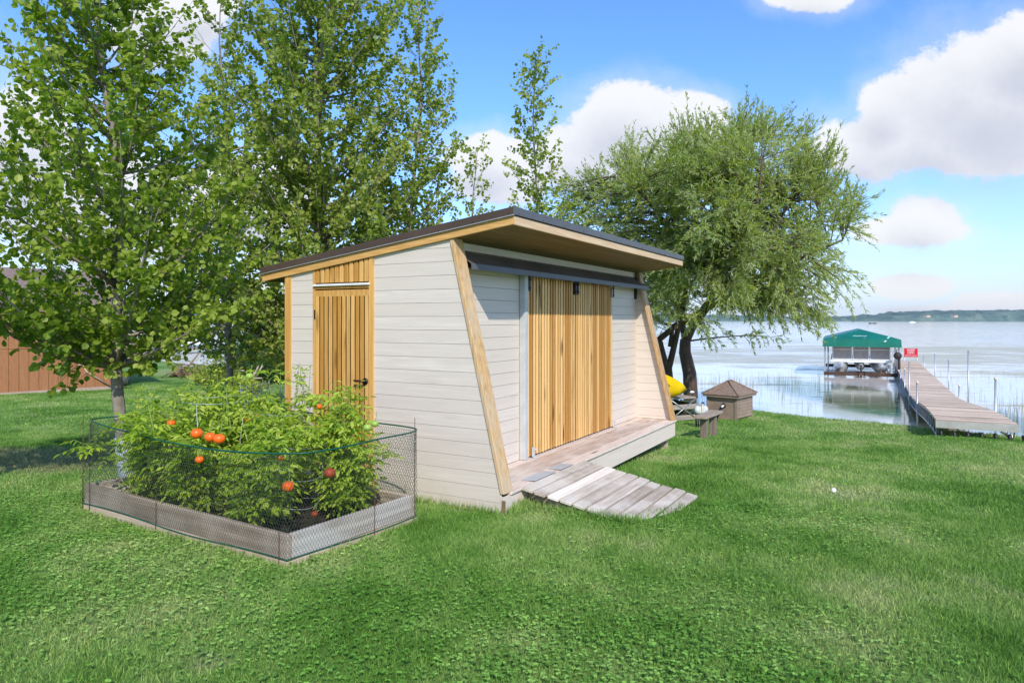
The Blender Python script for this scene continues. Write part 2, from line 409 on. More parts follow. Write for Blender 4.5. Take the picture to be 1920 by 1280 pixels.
def gz(x, y):
    x = np.asarray(x, float); y = np.asarray(y, float)
    b = -.05 * np.maximum(0, (y - 5.3) + .25 * x); b = np.where(b < -.45, -.45 - .17 * (1 - np.exp((b + .45) / .17)), b)
    b = b + .008 * np.sin(x * 2.1 + 1) * np.cos(y * 1.7) + .006 * np.sin(x * 4.3 + y * 3.1)
    b = b - .035 * np.exp(-((x - 1.55) ** 2 + (y - 6.75) ** 2) / .5) + .13 * np.exp(-((x - 7.4) ** 2 + (y - 10.7) ** 2) / 2.2)
    b = b + .04 * np.exp(-((x + 1.8) ** 2 + (y - 4.9) ** 2) / 2.5)
    d = lake_dist(x, y) + .15 * np.sin(x * 1.3) + .1 * np.sin(y * 2.9)
    return b - .95 * sm((d + .25) / 1.5)
ZW = -.90

# ------------------------------------------------------------------ grass material (shared noise so blades and ground agree)
def lawn_color(t, pos):
    big = t.noise(pos, .55, 3, .5); mid = t.noise(t.vmath('MULTIPLY', pos, (1, .7, 1)).outputs[0], 1.9, 4, .6)
    sw = t.noise(t.vmath('MULTIPLY', pos, (.55, .22, 1)).outputs[0], 1.0, 3, .5)
    v = t.math('ADD', t.math('MULTIPLY', big, .35), t.math('MULTIPLY', mid, .35))
    v = t.math('ADD', v, t.math('MULTIPLY', sw, .30))
    c = t.ramp(v, [(.39, (.092, .215, .028)), (.46, (.160, .315, .054)), (.53, (.26, .405, .102)), (.61, (.41, .48, .19))])
    dry = t.step(t.noise(pos, 1.1, 5, .62), .60, .72)
    return t.mix(t.math('MULTIPLY', dry, .55), c, (.36, .36, .19))
m, t, b = mat('lawn_ground')
geo = t.n('ShaderNodeNewGeometry'); c = lawn_color(t, geo.outputs['Position'])
fine = t.noise(geo.outputs['Position'], 38, 6, .7)
c = t.mix(t.step(fine, .35, .62), t.mix(1, c, (.55, .55, .55), 'MULTIPLY'), c)
# dry grass under the left tree, with tree shade painted into its colour
sp2 = t.n('ShaderNodeSeparateXYZ', inp={0: geo.outputs['Position']})
pd = t.vmath('LENGTH', t.vmath('MULTIPLY', t.vmath('SUBTRACT', geo.outputs['Position'], (-5.9, 8.7, 0)).outputs[0], (.5, .85, 0)).outputs[0]).outputs['Value']
pn = t.math('ADD', pd, t.math('MULTIPLY', t.math('SUBTRACT', t.noise(geo.outputs['Position'], 1.6, 5, .6), .5), 1.3))
c = t.mix(t.math('MULTIPLY', t.math('SUBTRACT', 1.0, t.step(pn, .55, 1.15)), .75), c, (.26, .25, .14))
bed_ = t.step(sp2.outputs['Z'], -.72, -.62)
c = t.mix(bed_, (.09, .08, .05), c)
m.node_tree.links.new(c, b.inputs['Base Color']); b.inputs['Roughness'].default_value = .95; b.inputs['Specular IOR Level'].default_value = .1
bn = t.n('ShaderNodeBump', inp={'Strength': 1.0, 'Distance': .03, 'Height': fine}); m.node_tree.links.new(bn.outputs[0], b.inputs['Normal'])
M['lawn'] = m
def blade_mat(name, mul, trans=.3):
    m, t, b = mat(name); geo = t.n('ShaderNodeNewGeometry'); c = lawn_color(t, geo.outputs['Position'])
    pd = t.vmath('LENGTH', t.vmath('MULTIPLY', t.vmath('SUBTRACT', geo.outputs['Position'], (-5.9, 8.7, 0)).outputs[0], (.5, .85, 0)).outputs[0]).outputs['Value']
    pn = t.math('ADD', pd, t.math('MULTIPLY', t.math('SUBTRACT', t.noise(geo.outputs['Position'], 1.6, 5, .6), .5), 1.3))
    c = t.mix(t.math('MULTIPLY', t.math('SUBTRACT', 1.0, t.step(pn, .55, 1.15)), .75), c, (.28, .27, .15))  # same dry patch on the blades, painted tree shade included
    at = t.n('ShaderNodeAttribute', attribute_name='rnd')
    k = t.ramp(at.outputs['Fac'], [(0, (.42 * mul[0], .48 * mul[1], .40 * mul[2])), (.55, mul), (.93, (1.35 * mul[0], 1.25 * mul[1], 1.3 * mul[2])), (1, (2.4 * mul[0], 1.7 * mul[1], 2.0 * mul[2]))])
    c = t.mix(1, c, k, 'MULTIPLY')
    L = m.node_tree.links; L.new(c, b.inputs['Base Color']); b.inputs['Roughness'].default_value = .5; b.inputs['Specular IOR Level'].default_value = .25
    tr = t.n('ShaderNodeBsdfTranslucent'); L.new(c, tr.inputs[0])
    mx = t.n('ShaderNodeMixShader', inp={0: trans, 1: b.outputs[0], 2: tr.outputs[0]}); L.new(mx.outputs[0], m.node_tree.nodes['Material Output'].inputs[0])
    return m
M['blade'] = blade_mat('grass_blade', (1.15, 1.15, 1.1))
M['clover'] = blade_mat('clover_leaf', (1.18, 1.32, 1.05), .35)

# ground sheet: fine near, stretching to the horizon
def axis_pts(lo, hi, step, far):
    a = list(np.arange(lo, hi + 1e-6, step)); s_ = step
    while a[-1] < far: s_ *= 1.35; a.append(a[-1] + s_)
    s_ = step; b_ = []
    x = a[0]
    while x > -far: s_ *= 1.35; x -= s_; b_.append(x)
    return np.array(b_[::-1] + a)
gx = axis_pts(-24, 16, .25, 2300); gy = axis_pts(1, 42, .25, 2300)
XX, YY = np.meshgrid(gx, gy); ZZ = gz(XX, YY)
V = np.stack([XX, YY, ZZ], -1).reshape(-1, 3); nx, ny = len(gx), len(gy)
I = (np.arange(ny - 1)[:, None] * nx + np.arange(nx - 1)[None, :]).ravel()
o = fast('ground', V, [np.stack([I, I + 1, I + nx + 1, I + nx], 1)], M['lawn'], smooth=True); tag(o, kind='structure')

# water
m, t, b = mat('lake_water'); L = m.node_tree.links
geo = t.n('ShaderNodeNewGeometry'); pos = geo.outputs['Position']
wv = t.vmath('MULTIPLY', pos, (.8, 1.6, 1)).outputs[0]
n_f = t.noise(wv, 5.5, 5, .6); n_m = t.noise(wv, .5, 4, .6)
hgt = t.math('ADD', t.math('MULTIPLY', n_f, .35), n_m)
dist = t.vmath('LENGTH', pos).outputs['Value']
bs = t.math('ADD', .05, t.math('MULTIPLY', t.step(dist, 26, 90), .55))
bn = t.n('ShaderNodeBump', inp={'Distance': .06, 'Height': hgt, 'Strength': bs}); L.new(bn.outputs[0], b.inputs['Normal'])
# weed mats: broad bands parallel to the shore and scattered patches
wp = t.vmath('MULTIPLY', pos, (.030, .085, 1)).outputs[0]
weed = t.noise(wp, 1.6, 6, .62)
band = t.math('MULTIPLY', t.step(dist, 33, 44), t.math('SUBTRACT', 1.0, t.step(dist, 74, 96)))
fw = t.noise(t.vmath('MULTIPLY', pos, (.22, .75, 1)).outputs[0], 1.0, 7, .7)
wm = t.math('MULTIPLY', t.step(t.math('ADD', t.math('ADD', t.math('MULTIPLY', weed, .5), t.math('MULTIPLY', fw, .5)), t.math('MULTIPLY', band, .085)), .52, .60), .8)
speck = t.step(t.noise(t.vmath('MULTIPLY', pos, (1, 1.9, 1)).outputs[0], 1.3, 8, .78), .56, .62)
near = t.math('SUBTRACT', 1.0, t.step(dist, 60, 80))
wm2 = t.math('MAXIMUM', wm, t.math('MULTIPLY', t.math('MULTIPLY', speck, near), .65))
cw = t.mix(wm2, (.80, .72, .62), (.46, .45, .30))  # pale water colour paints in the sky's bright reflection
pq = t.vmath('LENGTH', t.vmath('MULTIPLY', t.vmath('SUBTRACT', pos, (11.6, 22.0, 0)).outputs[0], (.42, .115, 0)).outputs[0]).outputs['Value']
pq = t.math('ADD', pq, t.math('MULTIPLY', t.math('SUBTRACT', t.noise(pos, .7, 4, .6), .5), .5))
cw = t.mix(t.step(pq, .62, 1.12), (.15, .17, .06), cw)  # green shallows before the lift, dark reflections put into the colour
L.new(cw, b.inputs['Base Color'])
L.new(t.math('ADD', .06, t.math('MULTIPLY', wm2, .5)), b.inputs['Roughness']); b.inputs['IOR'].default_value = 1.36; b.inputs['Specular IOR Level'].default_value = .5
M['water'] = m
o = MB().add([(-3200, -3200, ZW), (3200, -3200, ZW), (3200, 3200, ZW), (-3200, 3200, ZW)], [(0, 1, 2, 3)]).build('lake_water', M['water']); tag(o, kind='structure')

# far shore
m, t, b = mat('far_woods'); geo = t.n('ShaderNodeNewGeometry')
f1 = t.noise(geo.outputs['Position'], .03, 6, .7)
c = t.ramp(f1, [(.35, (.060, .115, .105)), (.5, (.10, .165, .14)), (.62, (.16, .22, .17))])  # bluish greens paint distance haze into the woods
m.node_tree.links.new(c, b.inputs['Base Color']); b.inputs['Roughness'].default_value = 1; b.inputs['Specular IOR Level'].default_value = 0
M['farwood'] = m
DF = 1500.
xs = np.linspace(-1600, 1900, 1100); ys = np.linspace(0, 160, 12)
prof = np.interp((xs / DF) * F + 960, [-400, 300, 900, 1300, 1560, 1600, 1640, 1660, 1700, 1750, 1920, 2400], [26, 30, 22, 14, 8.5, 8, 13, 12, 18.5, 21, 22, 18]) * DF / 1290 * .93
NX = len(xs); Vv = []
rn = np.convolve(rng.normal(size=NX + 8), np.ones(3) / 3, 'same')[:NX]
for j, yv in enumerate(ys):
    hh = prof * (1 - np.exp(-j / 2.2)) if j else prof * 0 - 3
    hh = hh + (1.6 * np.convolve(rng.normal(size=NX + 4), np.ones(4) / 4, 'same')[:NX] * 1.6 if j else 0)
    Vv.append(np.stack([xs, DF + yv + xs * -.12, ZW + hh], 1))
Vv = np.concatenate(Vv); I = (np.arange(len(ys) - 1)[:, None] * NX + np.arange(NX - 1)[None, :]).ravel()
o = fast('far_wooded_shore', Vv, [np.stack([I, I + 1, I + NX + 1, I + NX], 1)], M['farwood'], smooth=False); tag(o, kind='structure')
for (px, py, lab) in ((1741, 592.5, 'tiny pale house among the far woods, left of the other one'), (1793, 592.5, 'tiny pale house among the far woods, right of the other one')):
    p = at_px(px, py + 2, DF - 200); e = empty('far_house', p, .2, lab, 'house', 'pale houses on the far shore')
    MB().prism([(-4, 0), (4, 0), (4, 3), (-4, 3)], 0, 8, 'y').build('wall', M['tan'], e)
    MB().prism([(-4.6, 3.02), (4.6, 3.02), (0, 5)], -.5, 8.5, 'y').build('roof', M['shingle'], e)

# ------------------------------------------------------------------ the shed
shed = empty('garden_shed', (OX, OY, 0), A0, 'cream board shed with sloping dark metal roof, raking timber posts and slatted wooden doors', 'shed')
E0 = -.134; KS = .1304; ZF = 2.468; LO = 5.139; LR = 5.084; WV = .573; DD = 2.647; VB = 2.975; SP = .1248
def fb(v): return ZF - KS * (v - E0)
def vf(z): return max(0.0, .014 + (z - .172) * .232)
ZS = 1.5596
def boards(mb, u0, u1, vmin, vmax, z0=-.25, z1=2.6, zs=ZS, front=True, gap=.0028):
    n0 = int((z0 - zs) / SP) - 1; n1 = int((z1 - zs) / SP) + 2
    for n in range(n0, n1):
        a = zs + n * SP + gap / 2; bb = zs + (n + 1) * SP - gap / 2
        poly = [(vmin, max(a, z0)), (vmax, max(a, z0)), (vmax, min(bb, z1)), (vmin, min(bb, z1))]
        if poly[0][1] >= poly[2][1]: continue
        if front: poly = clip(poly, -1, .232, .232 * .172 - .014)
        if len(poly) > 2: poly = clip(poly, KS, 1, ZF + KS * E0 + .05)
        if len(poly) > 2: mb.prism(poly, u0, u1, 'x', r=random.random())
for a_, b_ in ((0, 1.429), (2.244, 2.560)):
    mb = MB(); boards(mb, 0, .018, a_, b_); mb.build('side_wall', M['siding'], shed)
mb = MB(); boards(mb, LO - .022, LO, 0, DD, z0=-.1); mb.build('far_end_wall', M['siding'], shed)
mb = MB(); boards(mb, LR, LR + .016, .0, WV, z0=.145); mb.build('wing_wall', M['siding'], shed)
mb = MB(); boards(mb, .148, .162, .0, WV, z0=.145); mb.build('wing_wall', M['siding'], shed)
# backing so no light leaks through the board gaps
mb = MB()
for (u0, u1) in ((.0185, .147), (LR + .0165, LO - .0225)):
    mb.prism([(.05, -.12), (DD - .03, -.12), (DD - .03, fb(DD) + .02), (vf(2.4) + .03, fb(.5) + .02), (.05, .15)], u0, u1)
mb.box((.147, WV + .016, .1), (LR, WV + .05, 2.37)); mb.box((.147, DD - .06, -.1), (LR + .0165, DD - .02, fb(DD)))
mb.build('wall_core', plain('dark_sheathing', (.10, .085, .07), .9), shed)
# front wall boards run along u
mb = MB()
for n in range(-13, 6):
    a = 1.60 + n * SP + .0017; bb = 1.60 + (n + 1) * SP - .0017; a = max(a, .145); bb = min(bb, 2.28)
    if bb - a < .01: continue
    mb.box((.162, WV, a), (1.345, WV + .015, bb)); mb.box((3.99, WV, a), (LR, WV + .015, bb))
mb.box((1.345, WV + .003, .145), (3.99, WV + .015, 2.28), .4)
mb.build('front_wall', M['siding_x'], shed)
MB().box((.148, WV - .001, 2.2835), (LR, WV + .015, 2.378), .5).build('front_frieze', M['siding_x'], shed)
mb = MB()
for n in range(-14, 8):
    a = ZS + n * SP + .0017; bb = min(ZS + (n + 1) * SP - .0017, fb(DD) + .02)
    if bb > a: mb.box((.02, DD - .018, a), (LO - .02, DD, bb))
mb.build('rear_wall', M['siding_x'], shed)
# corner post at the back, corner trim at the front foot
MB().box((-.012, 2.560, -.2), (.1, 2.650, fb(2.6) + .01)).build('corner_post', M['pine_door'], shed, .003)
MB().box((-.006, -.045, -.2), (.10, -.004, .115), .5).build('corner_trim', M['siding'], shed)
MB().box((-.010, -.046, -.12), (-.004, -.012, .09), .3).build('peeled_patch', plain('bare_weathered_wood', (.24, .15, .08), .9, 0, .3, 12), shed)
# raking posts
for (u0, u1, lab) in ((-.014, .1475, 'knotty raking post at the near corner'), (LR - .085, LO + .008, 'raking post at the far corner')):
    mb = MB(); zt = 2.40
    if u0 < 1: poly = [(vf(.13) - .040, .143), (vf(.13) - .001, .143), (vf(2.44) - .001, 2.385), (vf(2.44) - .040, 2.392)]
    else: poly = [(vf(.13) - .040, .143), (vf(.13) - .001, .143), (vf(2.44) - .001, 2.372), (vf(2.44) - .040, 2.378)]
    mb.prism(poly, u0, u1); o = mb.build('raking_post', M['post'], shed, .004); o['label'] = lab
# roof
ZT = .150
dk = plain('brown_metal_roof', (.085, .056, .043), .6, 0, .12, 2, 0, .25)
mb = MB(); us0, us1 = -.046, LO + .028
mb.prism([(E0 - .012, fb(E0) + .082), (VB + .014, fb(VB) + .082), (VB + .014, fb(VB) + ZT), (E0 - .012, fb(E0) + ZT)], us0, us1)
roof = mb.build('roof_panel', dk, shed, .003)
MB().prism([(E0 - .0145, fb(E0) + .083), (E0 - .0122, fb(E0) + .083), (E0 - .0122, fb(E0) + ZT + .001), (E0 - .0145, fb(E0) + ZT + .001)], us0 - .001, us1).build('front_flashing', M['greymetal'], roof)
mb = MB()
mb.prism([(E0 - .016, fb(E0) + .074), (VB + .018, fb(VB) + .074), (VB + .018, fb(VB) + .0815), (E0 - .016, fb(E0) + .0815)], us0 - .006, us0 + .012)
mb.build('drip_edge', M['drip'], roof)
mb = MB()
for i in range(9):
    v = E0 + .03 + i * .37; z = fb(v) + .094; mb.sphere((us0 - .001, v, z), .0055, 6, 5)
for i in range(12): mb.sphere((.05 + i * .46, E0 - .0145, fb(E0) + .098), .0055, 6, 5)
mb.build('roof_screws', M['black'], roof)
# fascia boards
MB().prism([(E0, fb(E0)), (VB, fb(VB)), (VB, fb(VB) + .0735), (E0, fb(E0) + .0735)], -.030, -.004, r=.62).build('fascia_board', M['pine_y'], shed, .002)
MB().box((-.004, E0, ZF), (LO + .010, E0 + .024, ZF + .075), .7).build('fascia_board', M['pine_x'], shed, .002)
MB().prism([(E0, fb(E0)), (VB, fb(VB)), (VB, fb(VB) + .0735), (E0, fb(E0) + .0735)], LO + .0105, LO + .024, r=.5).build('fascia_board', M['pine_y'], shed)
MB().box((-.004, VB - .02, fb(VB) + .004), (LO + .010, VB, fb(VB) + .074), .5).build('fascia_board', M['pine_x'], shed)
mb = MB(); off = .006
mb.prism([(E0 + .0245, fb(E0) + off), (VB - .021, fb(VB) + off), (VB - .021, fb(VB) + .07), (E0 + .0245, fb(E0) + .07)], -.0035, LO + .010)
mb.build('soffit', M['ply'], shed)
# metal hood over the door track
hood = [(WV - .002, 2.306), (WV - .006, 2.306), (WV - .008, 2.286), (.402, 2.170), (.398, 2.116), (.404, 2.116), (.409, 2.166), (WV - .002, 2.280)]
hm = plain('hood_metal', (.13, .105, .08), .8, 0, .2, 3, 0, .15)
o = MB().prism(hood, .149, LO + .012).build('track_hood', hm, shed)
MB().prism([(.3975, 2.116), (.3962, 2.116), (.4005, 2.1715), (.402, 2.1715)], .1488, LO + .0125).build('hood_lip', M['greymetal'], o)
mb = MB()
for i in range(14): mb.sphere((.30 + i * .355, WV - .0065, 2.297), .0075, 6, 5)
mb.build('hood_screws', M['black'], o)
MB().box((.17, .49, 2.140), (LR - .01, .535, 2.20)).build('door_track', M['black'], shed)
# sliding doors: slats on a backing frame
def slat_door(u0, u1, zt, shorts):
    n = 18; p = (u1 - u0) / n; mb = MB()
    root = empty('sliding_door', (0, 0, 0)); root.parent = shed
    for i in range(n):
        a = u0 + i * p + p * .12; z1 = 1.965 if i in shorts else zt
        mb.box((a, .520 + random.uniform(-.001, .001), .165 + random.uniform(-.003, .003)), (a + p * .52, .5345, z1))
    mb.build('slats', M['pine_z'], root, .0015)
    mb = MB()
    mb.box((u0 + .004, .536, .175), (u1 - .004, .550, 2.11), .15)
    mb.build('door_backing', wood('door_backing_board', (.13, .062, .02), (.06, .028, .01), 'Z', .8, .2, .2), root)
    return root
d1 = slat_door(1.440, 2.708, 2.128, (0, 17)); d2 = slat_door(2.720, 3.965, 2.128, (0, 17))
for d, us in ((d1, (1.463, 2.680)), (d2, (2.748, 3.945))):
    for u in us:
        mb = MB(); mb.box((u - .019, .500, 1.972), (u + .019, .511, 2.139))
        for z in (2.0, 2.09): mb.sphere((u, .498, z), .011, 8, 6)
        mb.build('track_hanger', M['black'], d)
mb = MB(); mb.box((LR - .10, WV - .030, 1.975), (LR - .055, WV - .001, 2.139)); mb.build('track_stop', M['black'], shed)
mb = MB(); mb.box((1.352, .500, .145), (1.425, WV - .001, 2.139), .5); mb.build('jamb_channel', M['channel'], shed, .003)
for u in (1.545, 3.955):
    mb = MB(); mb.box((u - .03, .470, .1425), (u + .03, .500, .155)); mb.box((u - .028, .498, .155), (u + .028, .510, .255)); mb.sphere((u + .03, .49, .23), .012, 8, 6)
    mb.build('floor_guide', M['channel'], shed, .003)
# side door in the long wall
sdoor = empty('side_door'); sdoor.parent = shed
zt = 1.952
mb = MB(); mb.box((-.010, 1.429, -.1), (.02, 1.492, fb(1.46) + .02), .8); mb.box((-.010, 2.214, -.1), (.02, 2.244, fb(2.23) + .02), .6); mb.box((-.012, 1.492, zt + .012), (.02, 2.214, zt + .044), .3)
mb.build('door_frame', M['pine_door'], sdoor, .002)
mb = MB(); n = 12; p = (2.212 - 1.494) / n
for i in range(n): mb.box((-.006, 1.494 + i * p + .0085, .06), (.002, 1.494 + (i + 1) * p - .0085, zt - .062))
mb.box((-.0045, 1.496, zt - .065), (.009, 2.210, zt), .6)
mb.build('slats', M['pine_door'], sdoor, .001)
mb = MB(); n = 11; p = (2.212 - 1.494) / n
for i in range(n):
    a, bb = 1.494 + i * p + .009, 1.494 + (i + 1) * p - .009
    mb.prism([(a, zt + .075), (bb, zt + .075), (bb, fb(bb) - .004), (a, fb(a) - .004)], -.008, .008)
mb.build('transom_slats', M['pine_door'], sdoor, .001)
MB().prism([(1.494, .03), (2.212, .03), (2.212, fb(2.212)), (1.494, fb(1.494))], .0185, .024).build('door_backing', plain('dark_gap', (.055, .03, .012), .9), sdoor)
MB().box((-.034, 1.475, zt + .040), (-.012, 2.222, zt + .062)).build('drip_bar', M['whitebar'], sdoor, .003)
mb = MB(); mb.tube([(-.012, 1.530, 1.055), (-.022, 1.530, 1.055)], .032, 14); mb.tube([(-.022, 1.530, 1.055), (-.06, 1.530, 1.055)], .011, 8)
mb.tube([(-.058, 1.525, 1.055), (-.06, 1.58, 1.058), (-.058, 1.64, 1.060)], [.012, .011, .009], 8)
mb.build('handle', M['bronze'], sdoor)
MB().box((-.0135, 2.205, 1.66), (-.0105, 2.222, 1.755)).build('hinge', M['bronze'], sdoor)
# porch deck
mb = MB()
for i in range(4): mb.box((.150 if i else .05, .112 + i * .116, .117), (LR - .001, .112 + i * .116 + .112, .141))
mb.build('porch_boards', M['deck'], shed, .002)
MB().box((.10, -.044, .118), (LO + .012, .108, .1425), .9).build('porch_nosing', M['deck'], shed, .004)
mb = MB(); mb.box((.101, -.022, -.098), (LO + .004, -.002, .1165), .45); mb.box((LO - .016, -.0015, -.098), (LO + .004, .55, .1165), .5)
mb.build('skirt_board', wood('painted_siding_skirt', (.78, .665, .56), (.72, .60, .49), 'X', .62, .10, .16, .8, bump=.12), shed)  # siding cream, warmed in colour to offset cool bounced light
for (u, v) in ((.35, .12), (2.6, .12), (4.96, .06), (4.9, 2.4), (2.6, 2.4), (.3, 2.4)):
    MB().box((u, v, -.75), (u + .09, v + .09, .11), .5).build('support_post', M['tanwood'], shed)
mb = MB(); mb.box((.16, .01, .02), (LR, .05, .116)); mb.box((.16, .5, .02), (LR, .56, .116)); mb.build('floor_joist', M['darksteel'], shed)

# ramp
rp = empty('entry_ramp', (OX, OY, 0), A0, 'weathered grey plank ramp sloping from the shed porch to the grass', 'ramp')
u0, u1 = .318, 1.688; vs_ = np.linspace(-.030, -1.27, 11)
zr = lambda v: .150 + (v + .03) * .188
mb = MB()
for i in range(10):
    a, bb = vs_[i] - .011, vs_[i + 1] + .011; j0, j1 = random.uniform(-.03, .02), random.uniform(-.02, .025); th = .026
    za, zb = zr(a), zr(bb); dz = random.uniform(-.003, .003); za += dz; zb += dz
    vtx = [(u0 + j0, a, za - th), (u1 + j1, a, za - th), (u1 + j1, bb, zb - th), (u0 + j0, bb, zb - th), (u0 + j0, a, za), (u1 + j1, a, za), (u1 + j1, bb, zb), (u0 + j0, bb, zb)]
    mb.add(vtx, [(0, 1, 2, 3), (7, 6, 5, 4), (4, 5, 1, 0), (5, 6, 2, 1), (6, 7, 3, 2), (7, 4, 0, 3)])
mb.build('planks', M['ramp'], rp, .003)
mb = MB()
for u in (.42, .98, 1.56): mb.prism([(-.05, zr(-.05) - .028), (-.05, zr(-.05) - .12), (-1.1, zr(-1.1) - .10), (-1.18, zr(-1.18) - .028)], u, u + .038)
mb.build('stringers', M['greywood'], rp)
for (a, bb, lab) in ((.54, .99, 0), (1.10, 1.40, 0)):
    MB().prism([(-.048, .1535), (.105, .1435), (.105, .1455), (-.048, .1560)], a, bb).build('threshold_plate', M['plate'], rp)

# ------------------------------------------------------------------ raised bed
BF = np.array([-1.46, 4.47]); bx = np.array([.543, .84]); bx /= np.linalg.norm(bx); by = np.array([-bx[1], bx[0]])
BA = math.atan2(bx[1], bx[0]); BW, BL = 1.25, 2.62
bed = empty('raised_garden_bed', (BF[0], BF[1], 0), BA, 'rectangular weathered timber bed of dark soil beside the shed door', 'garden bed')
def frame(mb, x0, y0, x1, y1, z0, z1, th, r=None):
    pass
zt = .25
for nm_, m_, a_, b_, r_i in (('long_board', 'greywood', (0, 0, .085), (.042, BL, zt), .35), ('long_board', 'greywood', (BW - .042, 0, .085), (BW, BL, zt - .002), .6),
        ('end_board', 'greywood_x', (.0425, .001, .085), (BW - .0425, .043, zt - .001), .7), ('end_board', 'greywood_x', (.0425, BL - .043, .085), (BW - .0425, BL - .001, zt - .003), .5),
        ('ground_board', 'tanwood', (-.012, -.012, -.06), (.040, BL + .01, .083), .5), ('ground_board', 'tanwood', (BW - .04, -.012, -.06), (BW + .012, BL + .01, .083), .4),
        ('ground_board', 'tanwood_x', (.0405, -.013, -.06), (BW - .0405, .04, .082), .6), ('ground_board', 'tanwood_x', (.0405, BL - .04, -.06), (BW - .0405, BL + .011, .082), .5)):
    MB().box(a_, b_, r_i).build(nm_, M[m_], bed, .004)
nx, ny = 26, 52; xs = np.linspace(.041, BW - .041, nx); ys = np.linspace(.041, BL - .041, ny); XX, YY = np.meshgrid(xs, ys)
ZZ = .075 + .018 * rng.random(XX.shape) + .02 * np.sin(XX * 6) * np.sin(YY * 5)
I = (np.arange(ny - 1)[:, None] * nx + np.arange(nx - 1)[None, :]).ravel()
fast('soil', np.stack([XX, YY, ZZ], -1).reshape(-1, 3), [np.stack([I, I + 1, I + nx + 1, I + nx], 1)], M['soil'], bed)

# wire fence round the bed (world coordinates)
fence = empty('wire_fence', (BF[0], BF[1], 0), 0, 'green edged hexagonal wire mesh wrapped round the raised bed', 'wire fence')
def B2(x, y): return BF + bx * x + by * y
o_ = .016
bot = [B2(-o_, BL + o_), B2(-o_, BL * .66), B2(-o_, BL * .33), B2(-o_, -o_), B2(BW * .33, -o_), B2(BW * .66, -o_), B2(BW + o_, -o_), B2(BW + o_, BL * .33), B2(BW + o_, BL * .66), B2(BW + o_, BL + o_), B2(BW * .66, BL + o_), B2(BW * .33, BL + o_)]
top = [np.array(p) for p in ((-3.64, 5.95), (-2.80, 5.18), (-2.03, 4.66), (-1.47, 4.45), (-1.22, 4.56), (-.99, 4.98), (-.77, 5.52), (-1.38, 6.02), (-2.1, 6.55), (-2.92, 7.02), (-3.22, 6.72), (-3.45, 6.35))]
def catmull(P_, closed, n):
    out = []; m_ = len(P_)
    for i in range(m_):
        p0, p1, p2, p3 = P_[i - 1], P_[i], P_[(i + 1) % m_], P_[(i + 2) % m_]
        for k in range(n):
            t_ = k / n; out.append(.5 * ((2 * p1) + (-p0 + p2) * t_ + (2 * p0 - 5 * p1 + 4 * p2 - p3) * t_ ** 2 + (-p0 + 3 * p1 - 3 * p2 + p3) * t_ ** 3))
    return np.array(out)
def lin(P_, n):
    out = []
    for i in range(len(P_)):
        for k in range(n): out.append(P_[i] + (P_[(i + 1) % len(P_)] - P_[i]) * k / n)
    return np.array(out)
NS = 40
BOT = lin(bot, NS); TOP = catmull(top, True, NS)
# equalise by the bottom arc length
seg = np.linalg.norm(np.roll(BOT, -1, 0) - BOT, axis=1); arc = np.concatenate([[0], np.cumsum(seg)]); per = arc[-1]
Bc = np.vstack([BOT, BOT[:1]]); Tc = np.vstack([TOP, TOP[:1]])
def surf(s, z):
    s = np.mod(s, per)
    bx_ = np.interp(s, arc, Bc[:, 0]); by_ = np.interp(s, arc, Bc[:, 1]); tx = np.interp(s, arc, Tc[:, 0]); ty = np.interp(s, arc, Tc[:, 1])
    k = np.clip((z - .25) / .53, 0, 1) ** 1.15
    zz = z + .012 * np.sin(s * 3.1) * (z < .15) + .008 * np.sin(s * 2.3 + 1) * k
    return np.stack([bx_ + (tx - bx_) * k - BF[0], by_ + (ty - by_) * k - BF[1], zz], -1)
pit = .0265; ncol = int(per / pit); pit = per / ncol; rh = pit * .866; z0_, z1_ = .088, .78; nrow = int((z1_ - z0_) / rh)
p0 = []; p1 = []; sd_ = pit / 2; e_ = pit / math.sqrt(3)
for rr in range(nrow):
    zc = z0_ + rr * rh + e_ / 2; ss = (np.arange(ncol) + (rr % 2) * .5) * pit
    a = surf(ss, np.full(ncol, zc)); bq = surf(ss, np.full(ncol, zc + e_ * .5))
    p0.append(a); p1.append(bq)                        # the twisted upright of each cell
    l = surf(ss - sd_, np.full(ncol, zc + rh)); r_ = surf(ss + sd_, np.full(ncol, zc + rh))
    if rr < nrow - 1: p0 += [bq, bq]; p1 += [l, r_]
p0 = np.concatenate(p0); p1 = np.concatenate(p1)
Vn, Fn = sticks(p0, p1, .00125, .00125); fast('mesh_netting', Vn, Fn, M['wire'], fence)
ss = np.linspace(0, per, 300)
mb = MB(); mb.tube(list(surf(ss, np.full(300, .782))), .0065, 6); mb.build('top_edge_wire', M['greenwire'], fence)
mb = MB(); mb.tube(list(surf(ss, np.full(300, .088))), .0048, 6); mb.build('bottom_edge_wire', M['greenwire'], fence)
for (x, y, zt_) in ((-.02, BL - .01, .86), (-.02, 1.50, .31), (-.022, .06, .27), (BW * .62, -.022, .46), (BW + .02, .02, .86), (-.02, BL - .12, .85), (BW + .02, BL, .86)):
    p = B2(x, y) - BF; MB().tube([(p[0], p[1], -.05), (p[0] + .004, p[1], zt_)], .0028, 6).build('stake', M['rust'], fence)

